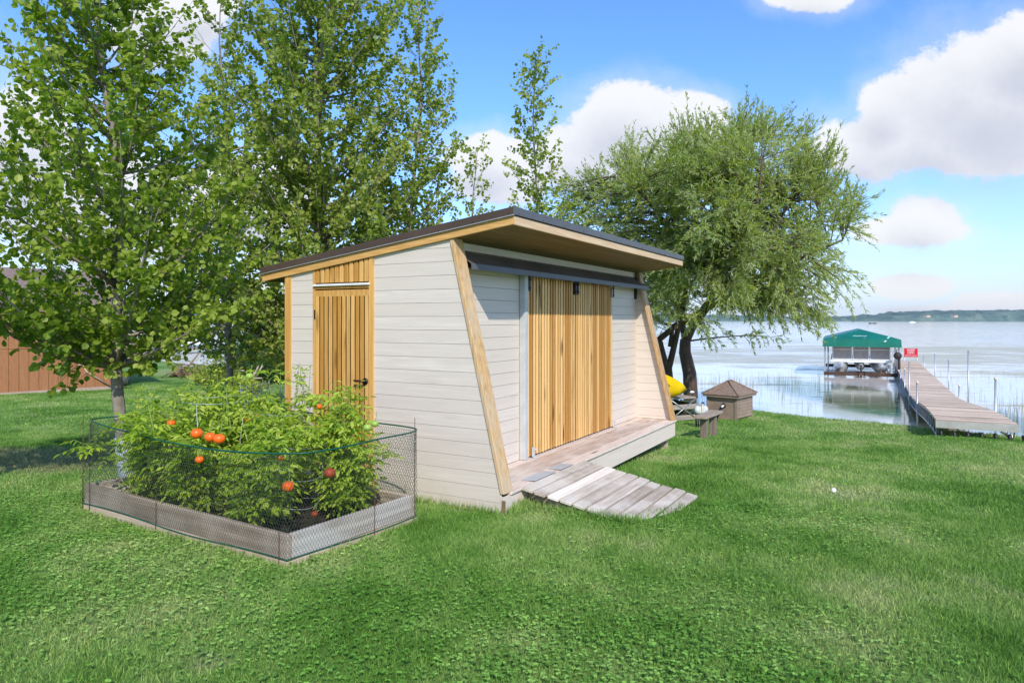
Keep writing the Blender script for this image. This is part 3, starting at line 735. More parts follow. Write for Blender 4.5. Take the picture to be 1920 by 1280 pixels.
# ------------------------------------------------------------------ tomato plants
def tomato_plant(x, y, h, spread, label, seed, fruits):
    r_ = np.random.default_rng(seed); q = B2(x, y)
    root = empty('tomato_plant', (q[0], q[1], .08), 0, label, 'tomato plant', 'tomato plants in the raised bed')
    P0 = []; P1 = []; R0 = []; R1 = []; LP = []; LD = []; LN = []; LL = []; LR_ = []
    nst = 13
    for s_ in range(nst):
        az = r_.uniform(0, 2 * pi); lean = r_.uniform(.1, 1.0) * spread; hh = h * r_.uniform(.62, 1.0)
        pts = []; nseg = 8
        for k in range(nseg + 1):
            f_ = k / nseg; rr = lean * f_ ** 1.3; zz = hh * (f_ if lean < spread * .55 else 1.12 * f_ - .30 * f_ ** 3)
            pts.append(np.array([rr * cos(az) + .03 * sin(5 * f_ + s_), rr * sin(az) + .03 * cos(4 * f_ + s_), zz]))
        for k in range(nseg):
            P0.append(pts[k]); P1.append(pts[k + 1]); R0.append(.0055 * (1 - .6 * k / nseg)); R1.append(.0055 * (1 - .6 * (k + 1) / nseg))
        for k in range(2, nseg + 1):
            for q_ in range(6):
                f_ = r_.uniform(0, 1); base = pts[k - 1] * (1 - f_) + pts[k] * f_
                a2 = r_.uniform(0, 2 * pi); d = np.array([cos(a2), sin(a2), r_.uniform(-.1, .75)]); d /= np.linalg.norm(d)
                ln = r_.uniform(.13, .25); tip = base + d * ln + np.array([0, 0, -.045])
                mid = base + d * ln * .5 + np.array([0, 0, .008])
                P0 += [base, mid]; P1 += [mid, tip]; R0 += [.0022, .0016]; R1 += [.0016, .0008]
                tone = r_.uniform(0, 1)
                side = np.cross(d, (0, 0, 1)); side /= np.linalg.norm(side) + 1e-9
                for (t_, sgn) in ((.35, 1), (.35, -1), (.58, 1), (.58, -1), (.80, 1), (.80, -1), (1.0, 0)):
                    b0 = (base + (mid - base) * t_ * 2) if t_ < .5 else (mid + (tip - mid) * (t_ - .5) * 2)
                    dd = (d * (.55 if sgn else 1) + side * sgn * .9 + np.array([0, 0, r_.uniform(-.75, -.1)]))
                    LP.append(b0); LD.append(dd); LN.append(np.array([0, 0, 1]) + r_.normal(size=3) * .45); LL.append(r_.uniform(.038, .066) * (1.1 if sgn == 0 else 1)); LR_.append(np.clip(tone * .7 + r_.uniform(0, .3), 0, 1))
    for s_ in range(7):      # upright leaders above the mass
        az = r_.uniform(0, 2 * pi); rr = spread * r_.uniform(.1, .7); b0 = np.array([rr * cos(az), rr * sin(az), h * .72]); tp_ = b0 + np.array([r_.normal() * .05, r_.normal() * .05, h * r_.uniform(.22, .36)])
        P0 = P0 + [b0]; P1 = P1 + [tp_]; R0 = R0 + [.004]; R1 = R1 + [.0015]
        for k in range(26):
            q3 = b0 + (tp_ - b0) * r_.uniform(.15, 1.02); a3 = r_.uniform(0, 2 * pi); LP.append(q3 + np.array([cos(a3), sin(a3), 0]) * r_.uniform(0, .05)); LD.append(np.array([cos(a3), sin(a3), r_.uniform(-.5, .6)])); LN.append(np.array([0, 0, 1]) + r_.normal(size=3) * .5); LL.append(r_.uniform(.025, .05)); LR_.append(r_.uniform(.3, 1))
    Vn, Fn = sticks(np.array(P0), np.array(P1), np.array(R0), np.array(R1)); fast('stems', Vn, Fn, M['stem'], root)
    LP = np.array(LP); LL = np.array(LL)
    Vn, Fn, k = leaves(LP, np.array(LD), np.array(LN), LL, LL * .52, T_TOM)
    # keep foliage above the soil
    Vn[:, 2] = np.maximum(Vn[:, 2], .01)
    fast('foliage', Vn, Fn, M['tomleaf'], root, np.repeat(np.array(LR_), k))
    for (wp_, rad, kind) in fruits:
        mb = MB(); c_ = np.array(wp_) - np.array([q[0], q[1], .08])
        vs = MB().sphere((0, 0, 0), rad, 16, 10)
        pts = []
        for v_ in vs.v:
            r3 = math.hypot(v_[0], v_[1]); lob = 1 + .035 * math.cos(5 * math.atan2(v_[1], v_[0])) * (r3 / rad)
            zz = v_[2] * .90 - (.16 * rad * math.exp(-(r3 / (rad * .3)) ** 2) if v_[2] > 0 else 0)
            pts.append((c_[0] + v_[0] * lob, c_[1] + v_[1] * lob, c_[2] + zz))
        mb.add(pts, vs.f, smooth=True)
        o = mb.build('tomato', M[kind], root)
        mb = MB(); ctop = c_ + np.array([0, 0, rad * .68])
        for j in range(5):
            a_ = j * 2 * pi / 5; mb.add([ctop, ctop + np.array([cos(a_ - .4), sin(a_ - .4), .25]) * rad * .3, ctop + np.array([cos(a_), sin(a_), .05]) * rad * .75, ctop + np.array([cos(a_ + .4), sin(a_ + .4), .25]) * rad * .3], [(0, 1, 2, 3)])
        mb.tube([ctop, ctop + np.array([.01, .01, rad * 1.0]), ctop + np.array([.0, .05, rad * 2.2])], .0022, 5)
        mb.build('calyx', M['stem'], o)
    return root
T = at_px
tomato_plant(.34, 2.10, .95, .60, 'leftmost tomato plant, leaning over the left end of the bed with one red fruit', 1, [(T(321, 793, 5.35), .032, 'tomato_red')])
tomato_plant(.28, 1.42, 1.02, .56, 'tomato plant in the front row with three ripe orange red fruit in a line', 2,
             [(T(369, 812, 4.78), .041, 'tomato_red'), (T(394, 819, 4.70), .038, 'tomato_red'), (T(411, 822, 4.68), .040, 'tomato_red'), (T(374, 861, 4.72), .029, 'tomato_red')])
tomato_plant(.32, .74, .95, .54, 'tomato plant nearest the bed corner, one low ripe fruit behind the netting', 3, [(T(540, 911, 4.62), .040, 'tomato_red'), (T(527, 858, 4.75), .018, 'tomato_red')])
tomato_plant(.86, 1.95, 1.10, .50, 'tall tomato plant at the back left of the bed in front of the lawn', 4, [(T(467, 784, 5.75), .036, 'tomato_red'), (T(481, 781, 5.85), .028, 'tomato_red'), (T(468, 705, 6.2), .035, 'tomato_green')])
tomato_plant(.92, 1.20, 1.12, .46, 'tall tomato plant in front of the shed corner post, small fruit inside', 5, [(T(508, 793, 5.6), .025, 'tomato_red'), (T(505, 753, 5.8), .03, 'tomato_green'), (T(599, 762, 5.45), .022, 'tomato_red')])
tomato_plant(.92, .45, 1.00, .44, 'rightmost tomato plant beside the side door with two green fruit', 6,
             [(T(689, 801, 5.05), .030, 'tomato_green'), (T(703, 794, 5.1), .028, 'tomato_green'), (T(618, 886, 5.0), .042, 'tomato_rot'), (T(590, 963, 4.8), .024, 'tomato_rot')])
for (x, y, zt_, rad, lab) in ((.42, 1.45, .92, .26, 'galvanised wire tomato cage round the plant with three ripe fruit'), (.86, 1.15, .80, .24, 'galvanised wire tomato cage round the tall plant by the corner post'), (.60, .62, .62, .22, 'low galvanised wire tomato cage at the near corner of the bed')):
    q = B2(x, y); cg = empty('tomato_cage', (q[0], q[1], .08), 0, lab, 'tomato cage', 'tomato cages in the bed')
    for k, zz in enumerate((.25 * zt_, .6 * zt_, zt_)):
        rr = rad * (.7 + .15 * k); MB().tube([(rr * cos(a), rr * sin(a), zz + .01 * sin(a * 2)) for a in np.linspace(0, 2 * pi, 33)], .0026, 5).build('ring', M['cage'], cg)
    for k in range(3):
        a = k * 2 * pi / 3 + .5; MB().tube([(rad * .55 * cos(a), rad * .55 * sin(a), -.05), (rad * cos(a), rad * sin(a), zt_)], .0026, 5).build('leg', M['cage'], cg)
# ------------------------------------------------------------------ trees
def bez(a, b, c, n):
    t_ = np.linspace(0, 1, n)[:, None]; return (1 - t_) ** 2 * a + 2 * t_ * (1 - t_) * b + t_ ** 2 * c
def tree(name, loc, label, cat, limbs, targets, attach, leaf, lm, bm, r_, twig, nleaf, tw_per_m, updir, lsize, lwid, T, br0=.02, group=None, lowtwig=0.15, hang=None, spread=.75, thin=None):
    """limbs: list of (points, radii) in local space; targets: branch ends; attach(target)->point,radius on a limb"""
    root = empty(name, loc, 0, label, cat, group)
    mb = MB()
    for pts, rad in limbs: mb.tube(pts, rad, 10)
    P0 = []; P1 = []; R0 = []; R1 = []; LP = []; LD = []; LN = []; LT = []
    for tg in targets:
        a, ra = attach(tg, r_); L_ = np.linalg.norm(tg - a)
        if L_ < .05: continue
        mid = a * .5 + tg * .5; hor = tg - a; hor[2] = 0
        mid = mid + hor * .12 + np.array([0, 0, updir(tg) * L_]) + r_.normal(size=3) * .04 * L_
        n = 7; pts = bez(a, mid, tg, n); r0 = min(ra * .6, br0 * (.4 + L_ * .45))
        if L_ > .8: mb.tube(list(pts), list(np.linspace(r0, .0035, n)), 5)
        else:
            for i in range(n - 1): P0.append(pts[i]); P1.append(pts[i + 1]); R0.append(.005); R1.append(.004)
        tone = r_.uniform(0, 1)
        nt = max(3, int(L_ * tw_per_m))
        for k in range(nt):
            t_ = lowtwig + (1 - lowtwig) * (k + r_.random()) / nt; i = min(int(t_ * (n - 1)), n - 2); f_ = t_ * (n - 1) - i
            b0 = pts[i] * (1 - f_) + pts[i + 1] * f_; tan = pts[i + 1] - pts[i]; tan /= np.linalg.norm(tan)
            d = tan * .8 + r_.normal(size=3) * spread + np.array([0, 0, .25]) ; d /= np.linalg.norm(d)
            if k >= nt - 2: d = tan + r_.normal(size=3) * .25; d /= np.linalg.norm(d)
            dr = hang(b0, r_) if hang else 0.0
            ln = twig * r_.uniform(.55, 1.25); q1 = b0 + d * ln * .5; q2 = q1 + (d + np.array([0, 0, dr])) / np.linalg.norm(d + np.array([0, 0, dr])) * ln * .5
            P0 += [b0, q1]; P1 += [q1, q2]; R0 += [.0035, .0025]; R1 += [.0025, .0012]
            nl = max(2, int(nleaf * r_.uniform(.7, 1.3))); tt = r_.uniform(.15, 1.05, nl)
            pos = np.where(tt[:, None] < .5, b0 + (q1 - b0) * tt[:, None] * 2, q1 + (q2 - q1) * (tt[:, None] - .5) * 2)
            LP.append(pos); td = q2 - b0; td = td / np.linalg.norm(td)
            LD.append(leaf(td, nl, r_)); LT.append(np.clip(tone * .6 + r_.random() * .15 + r_.random(nl) ** 1.5 * .35, 0, 1))
    Vn, Fn = sticks(np.array(P0), np.array(P1), np.array(R0), np.array(R1))
    trunk = mb.build('trunk', bm, root); fast('twigs', Vn, Fn, M['twigbark'], root)
    LP = np.concatenate(LP); LD = np.concatenate(LD); LT = np.concatenate(LT)
    if thin is not None:
        k_ = thin(LP, r_); LP, LD, LT = LP[k_], LD[k_], LT[k_]
    n = len(LP); N = r_.normal(size=(n, 3)) * .8 + np.array([0, -.25, .55]); L_ = lsize * r_.uniform(.65, 1.25, n)
    if T is T_ROUND:
        off = unit(LD) * lsize * .35; LP = LP + off
    Vn, Fn, k = leaves(LP, LD, N, L_, L_ * lwid, T)
    fast('crown', Vn, Fn, lm, root, np.repeat(LT, k))
    print(label[:40], 'leaves', n)
    return root
def aspen_leaf(td, n, r_): return td * .25 + r_.normal(size=(n, 3)) * .75 + np.array([0, 0, -.35])
def willow_leaf(td, n, r_): return td * 1.0 + r_.normal(size=(n, 3)) * .42
def aspen(loc, hgt, rad, z0, nb, label, seed, lsize, trunk_r, lean=(0, 0), prof=None, lm='aspenleaf', nleaf=15, tw=9, group='young poplars round the shed', twig=.36, thin=None):
    r_ = np.random.default_rng(seed); n = 12
    tp = [np.array([lean[0] * (i / n) ** 1.2 + .05 * sin(i * 1.1 + seed), lean[1] * (i / n) + .05 * cos(i * .9 + seed), -.15 + (hgt + .1) * i / n]) for i in range(n + 1)]
    tr = [trunk_r * (1.25 if i == 0 else 1) * (1 - i / n) ** .85 + .006 for i in range(n + 1)]
    def tpt(z):
        f_ = np.clip((z + .15) / (hgt + .1) * n, 0, n - .001); i = int(f_); return tp[i] * (1 - f_ + i) + tp[i + 1] * (f_ - i), tr[i]
    prof = prof or (lambda f_: (min(1, .55 + 1.6 * f_) * (1 - f_) ** .62))
    T_ = []
    for k in range(nb):
        f_ = ((k + r_.random()) / nb) ** 1.05; z = z0 + f_ * (hgt - z0); rr = rad * prof(f_) * r_.uniform(.45, 1.08) ** .7; az = k * 2.39996 + r_.normal() * .3
        c_, _ = tpt(z); T_.append(np.array([c_[0] + rr * cos(az), c_[1] + rr * sin(az), z + .12 * rr]))
    def att(tg, r_):
        c_, _ = tpt(tg[2]); hr = math.hypot(tg[0] - c_[0], tg[1] - c_[1]); return tpt(max(z0 * .8, tg[2] - hr * r_.uniform(.55, 1.15)))
    return tree('poplar_tree', loc, label, 'tree', [(tp, tr)], T_, att, aspen_leaf, M[lm], M['aspenbark'], r_, twig, nleaf, tw, lambda t_: -.10, lsize, .95, T_ROUND, group=group, thin=thin)

t1 = aspen((-4.19, 7.47, float(gz(-4.19, 7.47))), 7.6, 1.75, 1.5, 172, 'big leaved poplar with pale ringed trunk standing behind the garden bed', 21, .064, .062, (-.45, .1), nleaf=18, tw=9,
           prof=lambda f_: (1.0 if f_ < .28 else .64 + .36 * math.exp(-(f_ - .28) * 9)) * (1 - f_) ** .40)
# low drooping limbs of the left tree
def t1p(z):
    q_ = (z + .15) / 7.7; return (-.45 * q_ ** 1.2 + .05 * sin(q_ * 12 * 1.1 + 21), .1 * q_ + .05 * cos(q_ * 12 * .9 + 21), z)
mb = MB(); mb.tube([t1p(z_) for z_ in (-.05, .15, .30, .46)], [.086, .082, .079, .077], 14); o = mb.build('trunk_guard', plain('pale_blue_trunk_guard', (.36, .42, .44), .5), t1)
aspen(tuple(at_px(596, 0, 12.0)[:2]) + (-.3,), 9.9, 2.55, 1.45, 215, 'tall broad poplar rising behind the side door end of the shed', 22, .066, .085, (.05, 0), lm='aspenleaf_far', nleaf=18, tw=9.5,
      prof=lambda f_: min(1, .75 + 1.5 * f_) * (1 - f_) ** .45)
aspen(tuple(at_px(765, 0, 12.8)[:2]) + (-.35,), 7.9, 1.55, 1.3, 125, 'poplar behind the shed roof, right of the tallest one', 23, .065, .055, (.25, 0), lm='aspenleaf_far', nleaf=15, tw=8)
aspen(tuple(at_px(425, 0, 11.0)[:2]) + (-.25,), 7.0, 1.30, 1.35, 75, 'poplar between the big leaved poplar and the tallest one', 24, .065, .055, (-.1, .1), lm='aspenleaf_far', nleaf=15, tw=8)
aspen(tuple(at_px(998, 0, 13.8)[:2]) + (-.4,), 7.35, 1.0, 1.6, 100, 'slender sparse poplar rising above the roof corner against the sky', 25, .066, .040, (.08, 0), lm='aspenleaf_far', nleaf=12, tw=8,
      prof=lambda f_: .95 * (1 - f_) ** .75 + .05)
aspen(tuple(at_px(890, 0, 14.2)[:2]) + (-.4,), 5.6, .75, 1.6, 40, 'short thin poplar behind the roof, left of the slender one', 26, .066, .035, (0, 0), lm='aspenleaf_far', nleaf=10, tw=6)
aspen(tuple(at_px(-190, 0, 5.9)[:2]) + (0,), 4.3, 1.05, 1.9, 60, 'poplar at the left edge of the lawn, mostly out of view', 27, .075, .055, (.1, 0), nleaf=13, tw=7)

# lakeside willow: four stems from the bank
WD = 16.6
wb = at_px(1297, 735, WD); WZ = float(gz(wb[0], WD))
def wl(px, py, d=0): p = at_px(px, py, WD + d); return np.array([p[0] - wb[0], d, p[2] - WZ])
limbs = []
def limb(pts, r0, r1):
    pts = [np.array(p, float) for p in pts]; P_ = [pts[0]]
    for i in range(len(pts) - 1):
        for k in range(1, 4): P_.append(pts[i] + (pts[i + 1] - pts[i]) * k / 3)
    n = len(P_); limbs.append((P_, [r0 + (r1 - r0) * (i / (n - 1)) ** .8 for i in range(n)]))
base = np.array([0.0, 0, -.15])
limb([base, wl(1293, 700), wl(1284, 660), wl(1285, 636)], .185, .125)
limb([wl(1285, 640), wl(1300, 610), wl(1330, 572), wl(1375, 540, .2), wl(1430, 470, .4), wl(1480, 380, .5)], .115, .035)
limb([wl(1285, 640), wl(1278, 600), wl(1284, 550), wl(1292, 480), wl(1300, 400, .2), wl(1320, 300, .3)], .085, .03)
limb([wl(1320, 580), wl(1370, 560, -.3), wl(1430, 520, -.6), wl(1510, 480, -.8), wl(1580, 450, -.8)], .07, .025)
limb([wl(1290, 480), wl(1250, 420, -.3), wl(1200, 360, -.4), wl(1150, 330, -.4)], .06, .025)
limb([wl(1300, 420), wl(1350, 330, .1), wl(1390, 250, .1)], .05, .022)
limb([wl(1420, 480, .4), wl(1500, 430, 1.0), wl(1560, 390, 1.2)], .045, .02)
limb([wl(1330, 560), wl(1380, 480, -1.2), wl(1420, 380, -1.6), wl(1430, 300, -1.6)], .06, .02)
allp = np.concatenate([np.array(l[0]) for l in limbs[1:]]); allr = np.concatenate([np.array(l[1]) for l in limbs[1:]])
mbk = [(1365, 400, 250, 195, 0, 3.4), (1475, 440, 108, 165, 0, 2.2), (1180, 400, 150, 120, 0, 2.4), (1390, 545, 190, 85, 0, 2.4), (1090, 440, 70, 80, .5, 1.2), (1250, 520, 60, 110, .4, 1.4)]
r_ = np.random.default_rng(5); TG = []
while len(TG) < 700:
    e = mbk[r_.choice(len(mbk), p=[.50, .15, .14, .14, .03, .04])]; v = r_.normal(size=3); v /= np.linalg.norm(v); v *= r_.uniform(.30, 1.0) ** .45
    px, py = e[0] + v[0] * e[2], e[1] - v[2] * e[3]; dy = e[4] + v[1] * e[5]
    if py > 585: py = 585 - r_.uniform(0, 70)
    if px < 1215 and py > 500: continue
    if px < 1360 and py > 545: continue
    for k in range(r_.integers(3, 11)): TG.append(wl(px, py, dy) + r_.normal(size=3) * .26)
for (px, py) in ((1430, 215), (1405, 210), (1335, 225), (1310, 232), (1475, 235), (1515, 250), (1365, 225), (1450, 250), (1545, 265), (1285, 250), (1240, 275), (1180, 300), (1570, 330), (1385, 240), (1265, 262), (1500, 262)):
    for k in range(4): TG.append(wl(px + r_.normal() * 9, py - 8 + r_.uniform(0, 55), r_.normal() * .9))
def watt(tg, r_):
    d = np.linalg.norm(allp - tg, axis=1) + np.maximum(0, allp[:, 2] - tg[2]) * .8 + r_.random(len(allp)) * .5
    i = int(np.argmin(d)); return allp[i].copy(), allr[i]
zt0 = 1.65 - (430 - 600) / F * WD - WZ
def hang(p, r_): return -float(np.clip((zt0 + .4 - p[2]) * .55, -1.0, 2.2)) + r_.normal() * .2
tree('willow_tree', (wb[0], WD, WZ), 'wide silvery willow with dark forked trunk on the bank right of the shed', 'tree', limbs, TG, watt, willow_leaf, M['willowleaf'], M['willowbark'], r_, .52, 20, 10,
     lambda t_: .06, .112, .22, T_NARROW, br0=.016, hang=hang, spread=.6, lowtwig=.1)
# second willow clump half hidden by the shed
WD2 = 18.2; wb2 = at_px(1258, 700, WD2); WZ2 = float(gz(wb2[0], WD2))
def wl2(px, py, d=0): p = at_px(px, py, WD2 + d); return np.array([p[0] - wb2[0], d, p[2] - WZ2])
limbs2 = []
for pts, r0, r1 in (([np.array([0, 0, -.2]), wl2(1248, 690), wl2(1238, 650), wl2(1236, 636), wl2(1262, 615), wl2(1300, 600), wl2(1330, 560)], .12, .05),
                    ([np.array([.05, 0, -.2]), wl2(1254, 690), wl2(1266, 640), wl2(1275, 600), wl2(1262, 560), wl2(1250, 520)], .10, .04),
                    ([wl2(1256, 650), wl2(1262, 610), wl2(1300, 590), wl2(1345, 556)], .06, .03)):
    P_ = [pts[0]]
    for i in range(len(pts) - 1):
        for k in range(1, 4): P_.append(pts[i] + (pts[i + 1] - pts[i]) * k / 3)
    limbs2.append((P_, list(np.linspace(r0, r1, len(P_)))))
ap2 = np.concatenate([np.array(l[0])[-8:] for l in limbs2]); TG2 = []
r2 = np.random.default_rng(9)
while len(TG2) < 110:
    v = r2.normal(size=3); v /= np.linalg.norm(v); v *= r2.uniform(.3, 1) ** .5; TG2.append(wl2(1225 + v[0] * 75, 540 - v[2] * 70, .3 + v[1] * 1.4))
tree('willow_tree', (wb2[0], WD2, WZ2), 'smaller leaning willow with two crossed stems close behind the raking post', 'tree', limbs2, TG2,
     lambda tg, r_: (ap2[int(np.argmin(np.linalg.norm(ap2 - tg, axis=1) + r_.random(len(ap2)) * .4))].copy(), .03), willow_leaf, M['willowleaf'], M['willowbark'], r2, .45, 15, 9,
     lambda t_: .05, .08, .22, T_NARROW, br0=.014, spread=.7)
# cut stub on the willow trunk
# ------------------------------------------------------------------ shrubs, brush, rocks on the left bank
def shrub(name, loc, w_, h_, n, label, cat, m_, seed, ls=.06, lw=.5, T=T_NARROW, group=None):
    r_ = np.random.default_rng(seed); root = empty(name, loc, 0, label, cat, group); P0 = []; P1 = []; LP = []; LD = []; LT = []
    for k in range(n):
        az = r_.uniform(0, 2 * pi); rr = w_ * r_.random() ** .6; hh = h_ * r_.uniform(.55, 1.05) * (1 - .35 * (rr / w_) ** 2)
        a = np.array([rr * .35 * cos(az), rr * .35 * sin(az), 0]); b_ = np.array([rr * cos(az), rr * sin(az), hh]); P0.append(a); P1.append(b_)
        nl = 16; t_ = r_.uniform(.25, 1, nl)[:, None]; LP.append(a + (b_ - a) * t_ + r_.normal(size=(nl, 3)) * .035); LD.append(r_.normal(size=(nl, 3)) * .8 + unit(b_ - a) * .8); LT.append(np.clip(r_.random() * .5 + r_.random(nl) * .5, 0, 1))
    Vn, Fn = sticks(np.array(P0), np.array(P1), .006, .003); fast('stems', Vn, Fn, M['stem'], root)
    LP = np.concatenate(LP); L_ = ls * r_.uniform(.7, 1.3, len(LP)); Vn, Fn, k = leaves(LP, np.concatenate(LD), r_.normal(size=LP.shape) + np.array([0, 0, .6]), L_, L_ * lw, T)
    fast('foliage', Vn, Fn, m_, root, np.repeat(np.concatenate(LT), k)); return root
def gpt(px, d): p = at_px(px, 600, d); return (p[0], d, float(gz(p[0], d)))
shrub('yellow_shrub', gpt(412, 21.5), .75, 1.15, 130, 'yellow green feathery shrub at the rock edging', 'shrub', M['bushleaf'], 31, .09)
shrub('yellow_shrub', gpt(383, 23.5), .5, .85, 60, 'small yellow shrub beside the brush pile', 'shrub', M['bushleaf'], 32, .09)
shrub('green_shrub', gpt(420, 18.8), .5, .55, 90, 'low dark green shrub inside the curve of the rock edging', 'shrub', M['greenbush'], 33, .08)
shrub('green_shrub', gpt(452, 20.5), .85, .50, 130, 'low pale green weeds beyond the dark green shrub', 'shrub', M['bushleaf'], 34, .08)
shrub('green_shrub', gpt(505, 24.5), 1.5, 1.5, 420, 'wide dark bush behind the rear corner post of the shed', 'shrub', M['greenbush'], 35, .10, .6)
shrub('green_shrub', gpt(480, 29), 1.6, 1.9, 380, 'dark tall bush behind the wide one near the water', 'shrub', M['greenbush'], 36, .11, .6)
shrub('green_shrub', gpt(1258, 15.6), .5, .5, 90, 'small weedy clump at the foot of the smaller willow', 'shrub', M['greenbush'], 37, .07)
def rock(c, s, mb, r_):
    vs = MB().sphere((0, 0, 0), 1, 8, 6)
    k = r_.uniform(.75, 1.25, len(vs.v)); ax = r_.uniform(.7, 1.3, 3)
    mb.add([(c[0] + v[0] * s * ax[0] * q_, c[1] + v[1] * s * ax[1] * q_, c[2] + v[2] * s * .62 * q_) for v, q_ in zip(vs.v, k)], vs.f)
r_ = np.random.default_rng(3)
for i, (px, py) in enumerate(((343, 688), (352, 684), (361, 690), (372, 688), (384, 693), (396, 697), (404, 699), (413, 703), (421, 707), (430, 710), (438, 713), (446, 718), (489, 716), (500, 704))):
    z_ = -.5; d = F * (H - z_) / (py - CY); p = at_px(px, py, d)
    mb = MB(); rock((0, 0, 0), .13 + .05 * r_.random() + (.08 if i in (1, 13) else 0), mb, r_)
    o = mb.build('edging_rock', M['rock']); o.location = (p[0], d, float(gz(p[0], d)) + .05)
    tag(o, ['first pale rock of the edging, by the brush pile', 'large whitish rock near the far end of the rock edging'][i] if i < 2 else ('whitish rock lying alone near the shed corner post' if i == 13 else ('pale stone of the curved lawn edging nearest the tomato plants' if i == 12 else 'pale stone in the curved rock edging beside the lawn')), 'rock', 'rocks edging the lawn on the left')
mb = MB(); c_ = gpt(350, 27.5)
for i in range(95):
    a = r_.uniform(0, 2 * pi); q = np.array([r_.normal() * .33, r_.normal() * .3, abs(r_.normal()) * .22]); d = np.array([cos(a), sin(a) * .6, r_.normal() * .28]) * r_.uniform(.35, .8)
    mb.tube([q - d * .5, q + np.array([0, 0, .04]), q + d * .5], [r_.uniform(.012, .03), .018, .008], 5)
mb.tube([(-.5, -.35, .02), (.1, -.2, .35), (.5, 0, .95)], [.05, .04, .03], 7)
o = mb.build('brush_pile', M['stick']); o.location = c_; tag(o, 'heap of cut brown branches at the far edge of the lawn', 'brush pile')
mb = MB(); c_ = gpt(452, 23)
for (a, bq) in (((-.5, 0, .55), (.15, 0, .55)), ((.15, 0, .55), (.35, 0, .2)), ((.35, 0, .2), (.6, 0, .75)), ((-.8, 0, .30), (.7, 0, .30)), ((.5, 0, .35), (.75, 0, .78)), ((-.4, .1, 0), (-.4, .1, .5)), ((.4, .1, 0), (.4, .1, .5))): mb.tube([a, bq], .028, 6)
o = mb.build('driftwood_frame', plain('bleached_wood', (.42, .36, .28), .85, 0, .3)); o.location = c_; tag(o, 'rickety frame of bleached poles behind the yellow shrub', 'pole frame')
# low wire enclosure near the corner post
e = empty('wire_enclosure', gpt(518, 18.5), 0, 'low grey wire enclosure behind the shed corner post', 'wire enclosure')
P0 = []; P1 = []
for i in range(60):
    a = i / 60 * 2 * pi; b_ = (i + 1) / 60 * 2 * pi; r3 = .95
    for zz in np.linspace(0, .42, 7): P0.append((r3 * cos(a), r3 * sin(a), zz)); P1.append((r3 * cos(b_), r3 * sin(b_), zz))
    P0.append((r3 * cos(a), r3 * sin(a), 0)); P1.append((r3 * cos(a), r3 * sin(a), .42))
Vn, Fn = sticks(np.array(P0), np.array(P1), .004, .004); fast('wire_netting', Vn, Fn, M['galv'], e)
for i in range(6): a = i * pi / 3; MB().tube([(.96 * cos(a), .96 * sin(a), -.1), (.96 * cos(a), .96 * sin(a), .5)], .012, 6).build('post', M['galv'], e)

# neighbour's dock on the left, far behind the trees
e = empty('lake_dock', (0, 0, 0), 0, 'distant pale dock on thin legs crossing the water at the left, seen under the poplars', 'dock')
pa = at_px(205, 600, 44); pb = at_px(345, 600, 52); pa[2] = pb[2] = -.48
dv = unit(pb - pa); nv = np.array([-dv[1], dv[0], 0]) * .6; mb = MB()
pa2 = pa - dv * 10; pb2 = pb + dv * 3
vt = [pa2 - nv, pb2 - nv, pb2 + nv, pa2 + nv]; mb.add([v - np.array([0, 0, .12]) for v in vt] + vt, [(0, 3, 2, 1), (4, 5, 6, 7), (0, 1, 5, 4), (1, 2, 6, 5), (2, 3, 7, 6), (3, 0, 4, 7)]); mb.build('deck', M['dockwood'], e)
for k in range(9):
    p = pa2 + (pb2 - pa2) * (k + .5) / 9; MB().tube([p - nv * .9 + np.array([0, 0, -.9]), p - nv * .9 + np.array([0, 0, .15])], .035, 6).build('leg', M['galv'], e)
e = empty('boat_canopy', at_px(350, 600, 62), .3, 'small green boat canopy far off between the poplar leaves', 'boat canopy'); e.location.z = ZW
MB().prism([(-1.4, 1.5), (1.4, 1.5), (1.4, 1.8), (0, 2.3), (-1.4, 1.8)], 0, 5, 'y').build('canopy', M['green_fabric'], e)
for (x, y) in ((-1.3, .2), (1.3, .2), (1.3, 4.8), (-1.3, 4.8)): MB().tube([(x, y, -.5), (x, y, 1.5)], .04, 6).build('leg', M['galv'], e)
MB().prism([(-1.1, .35), (1.1, .35), (1.1, 1.1), (-1.1, 1.1)], .4, 4.6, 'y').build('boat_side', M['white'], e)

# ------------------------------------------------------------------ brown building on the left
BC = np.array([-12.95, 22.3]); bd = unit(np.array([-2.25, -2.25])); e = empty('brown_outbuilding', (BC[0], BC[1], float(gz(*BC))), math.atan2(bd[1], bd[0]), 'brown panelled outbuilding with tan base board behind the left trees', 'building')
m, t, b = mat('brown_panel_siding'); tcn = t.n('ShaderNodeTexCoord'); f1 = t.noise(t.vmath('MULTIPLY', tcn.outputs['Object'], (6, 6, 1)).outputs[0], 5, 6, .6)
m.node_tree.links.new(t.ramp(f1, [(.3, (.32, .135, .055)), (.7, (.41, .18, .080))]), b.inputs['Base Color']); b.inputs['Roughness'].default_value = .8
LW = 9.0; mb = MB(); k = 0.0; i = 0
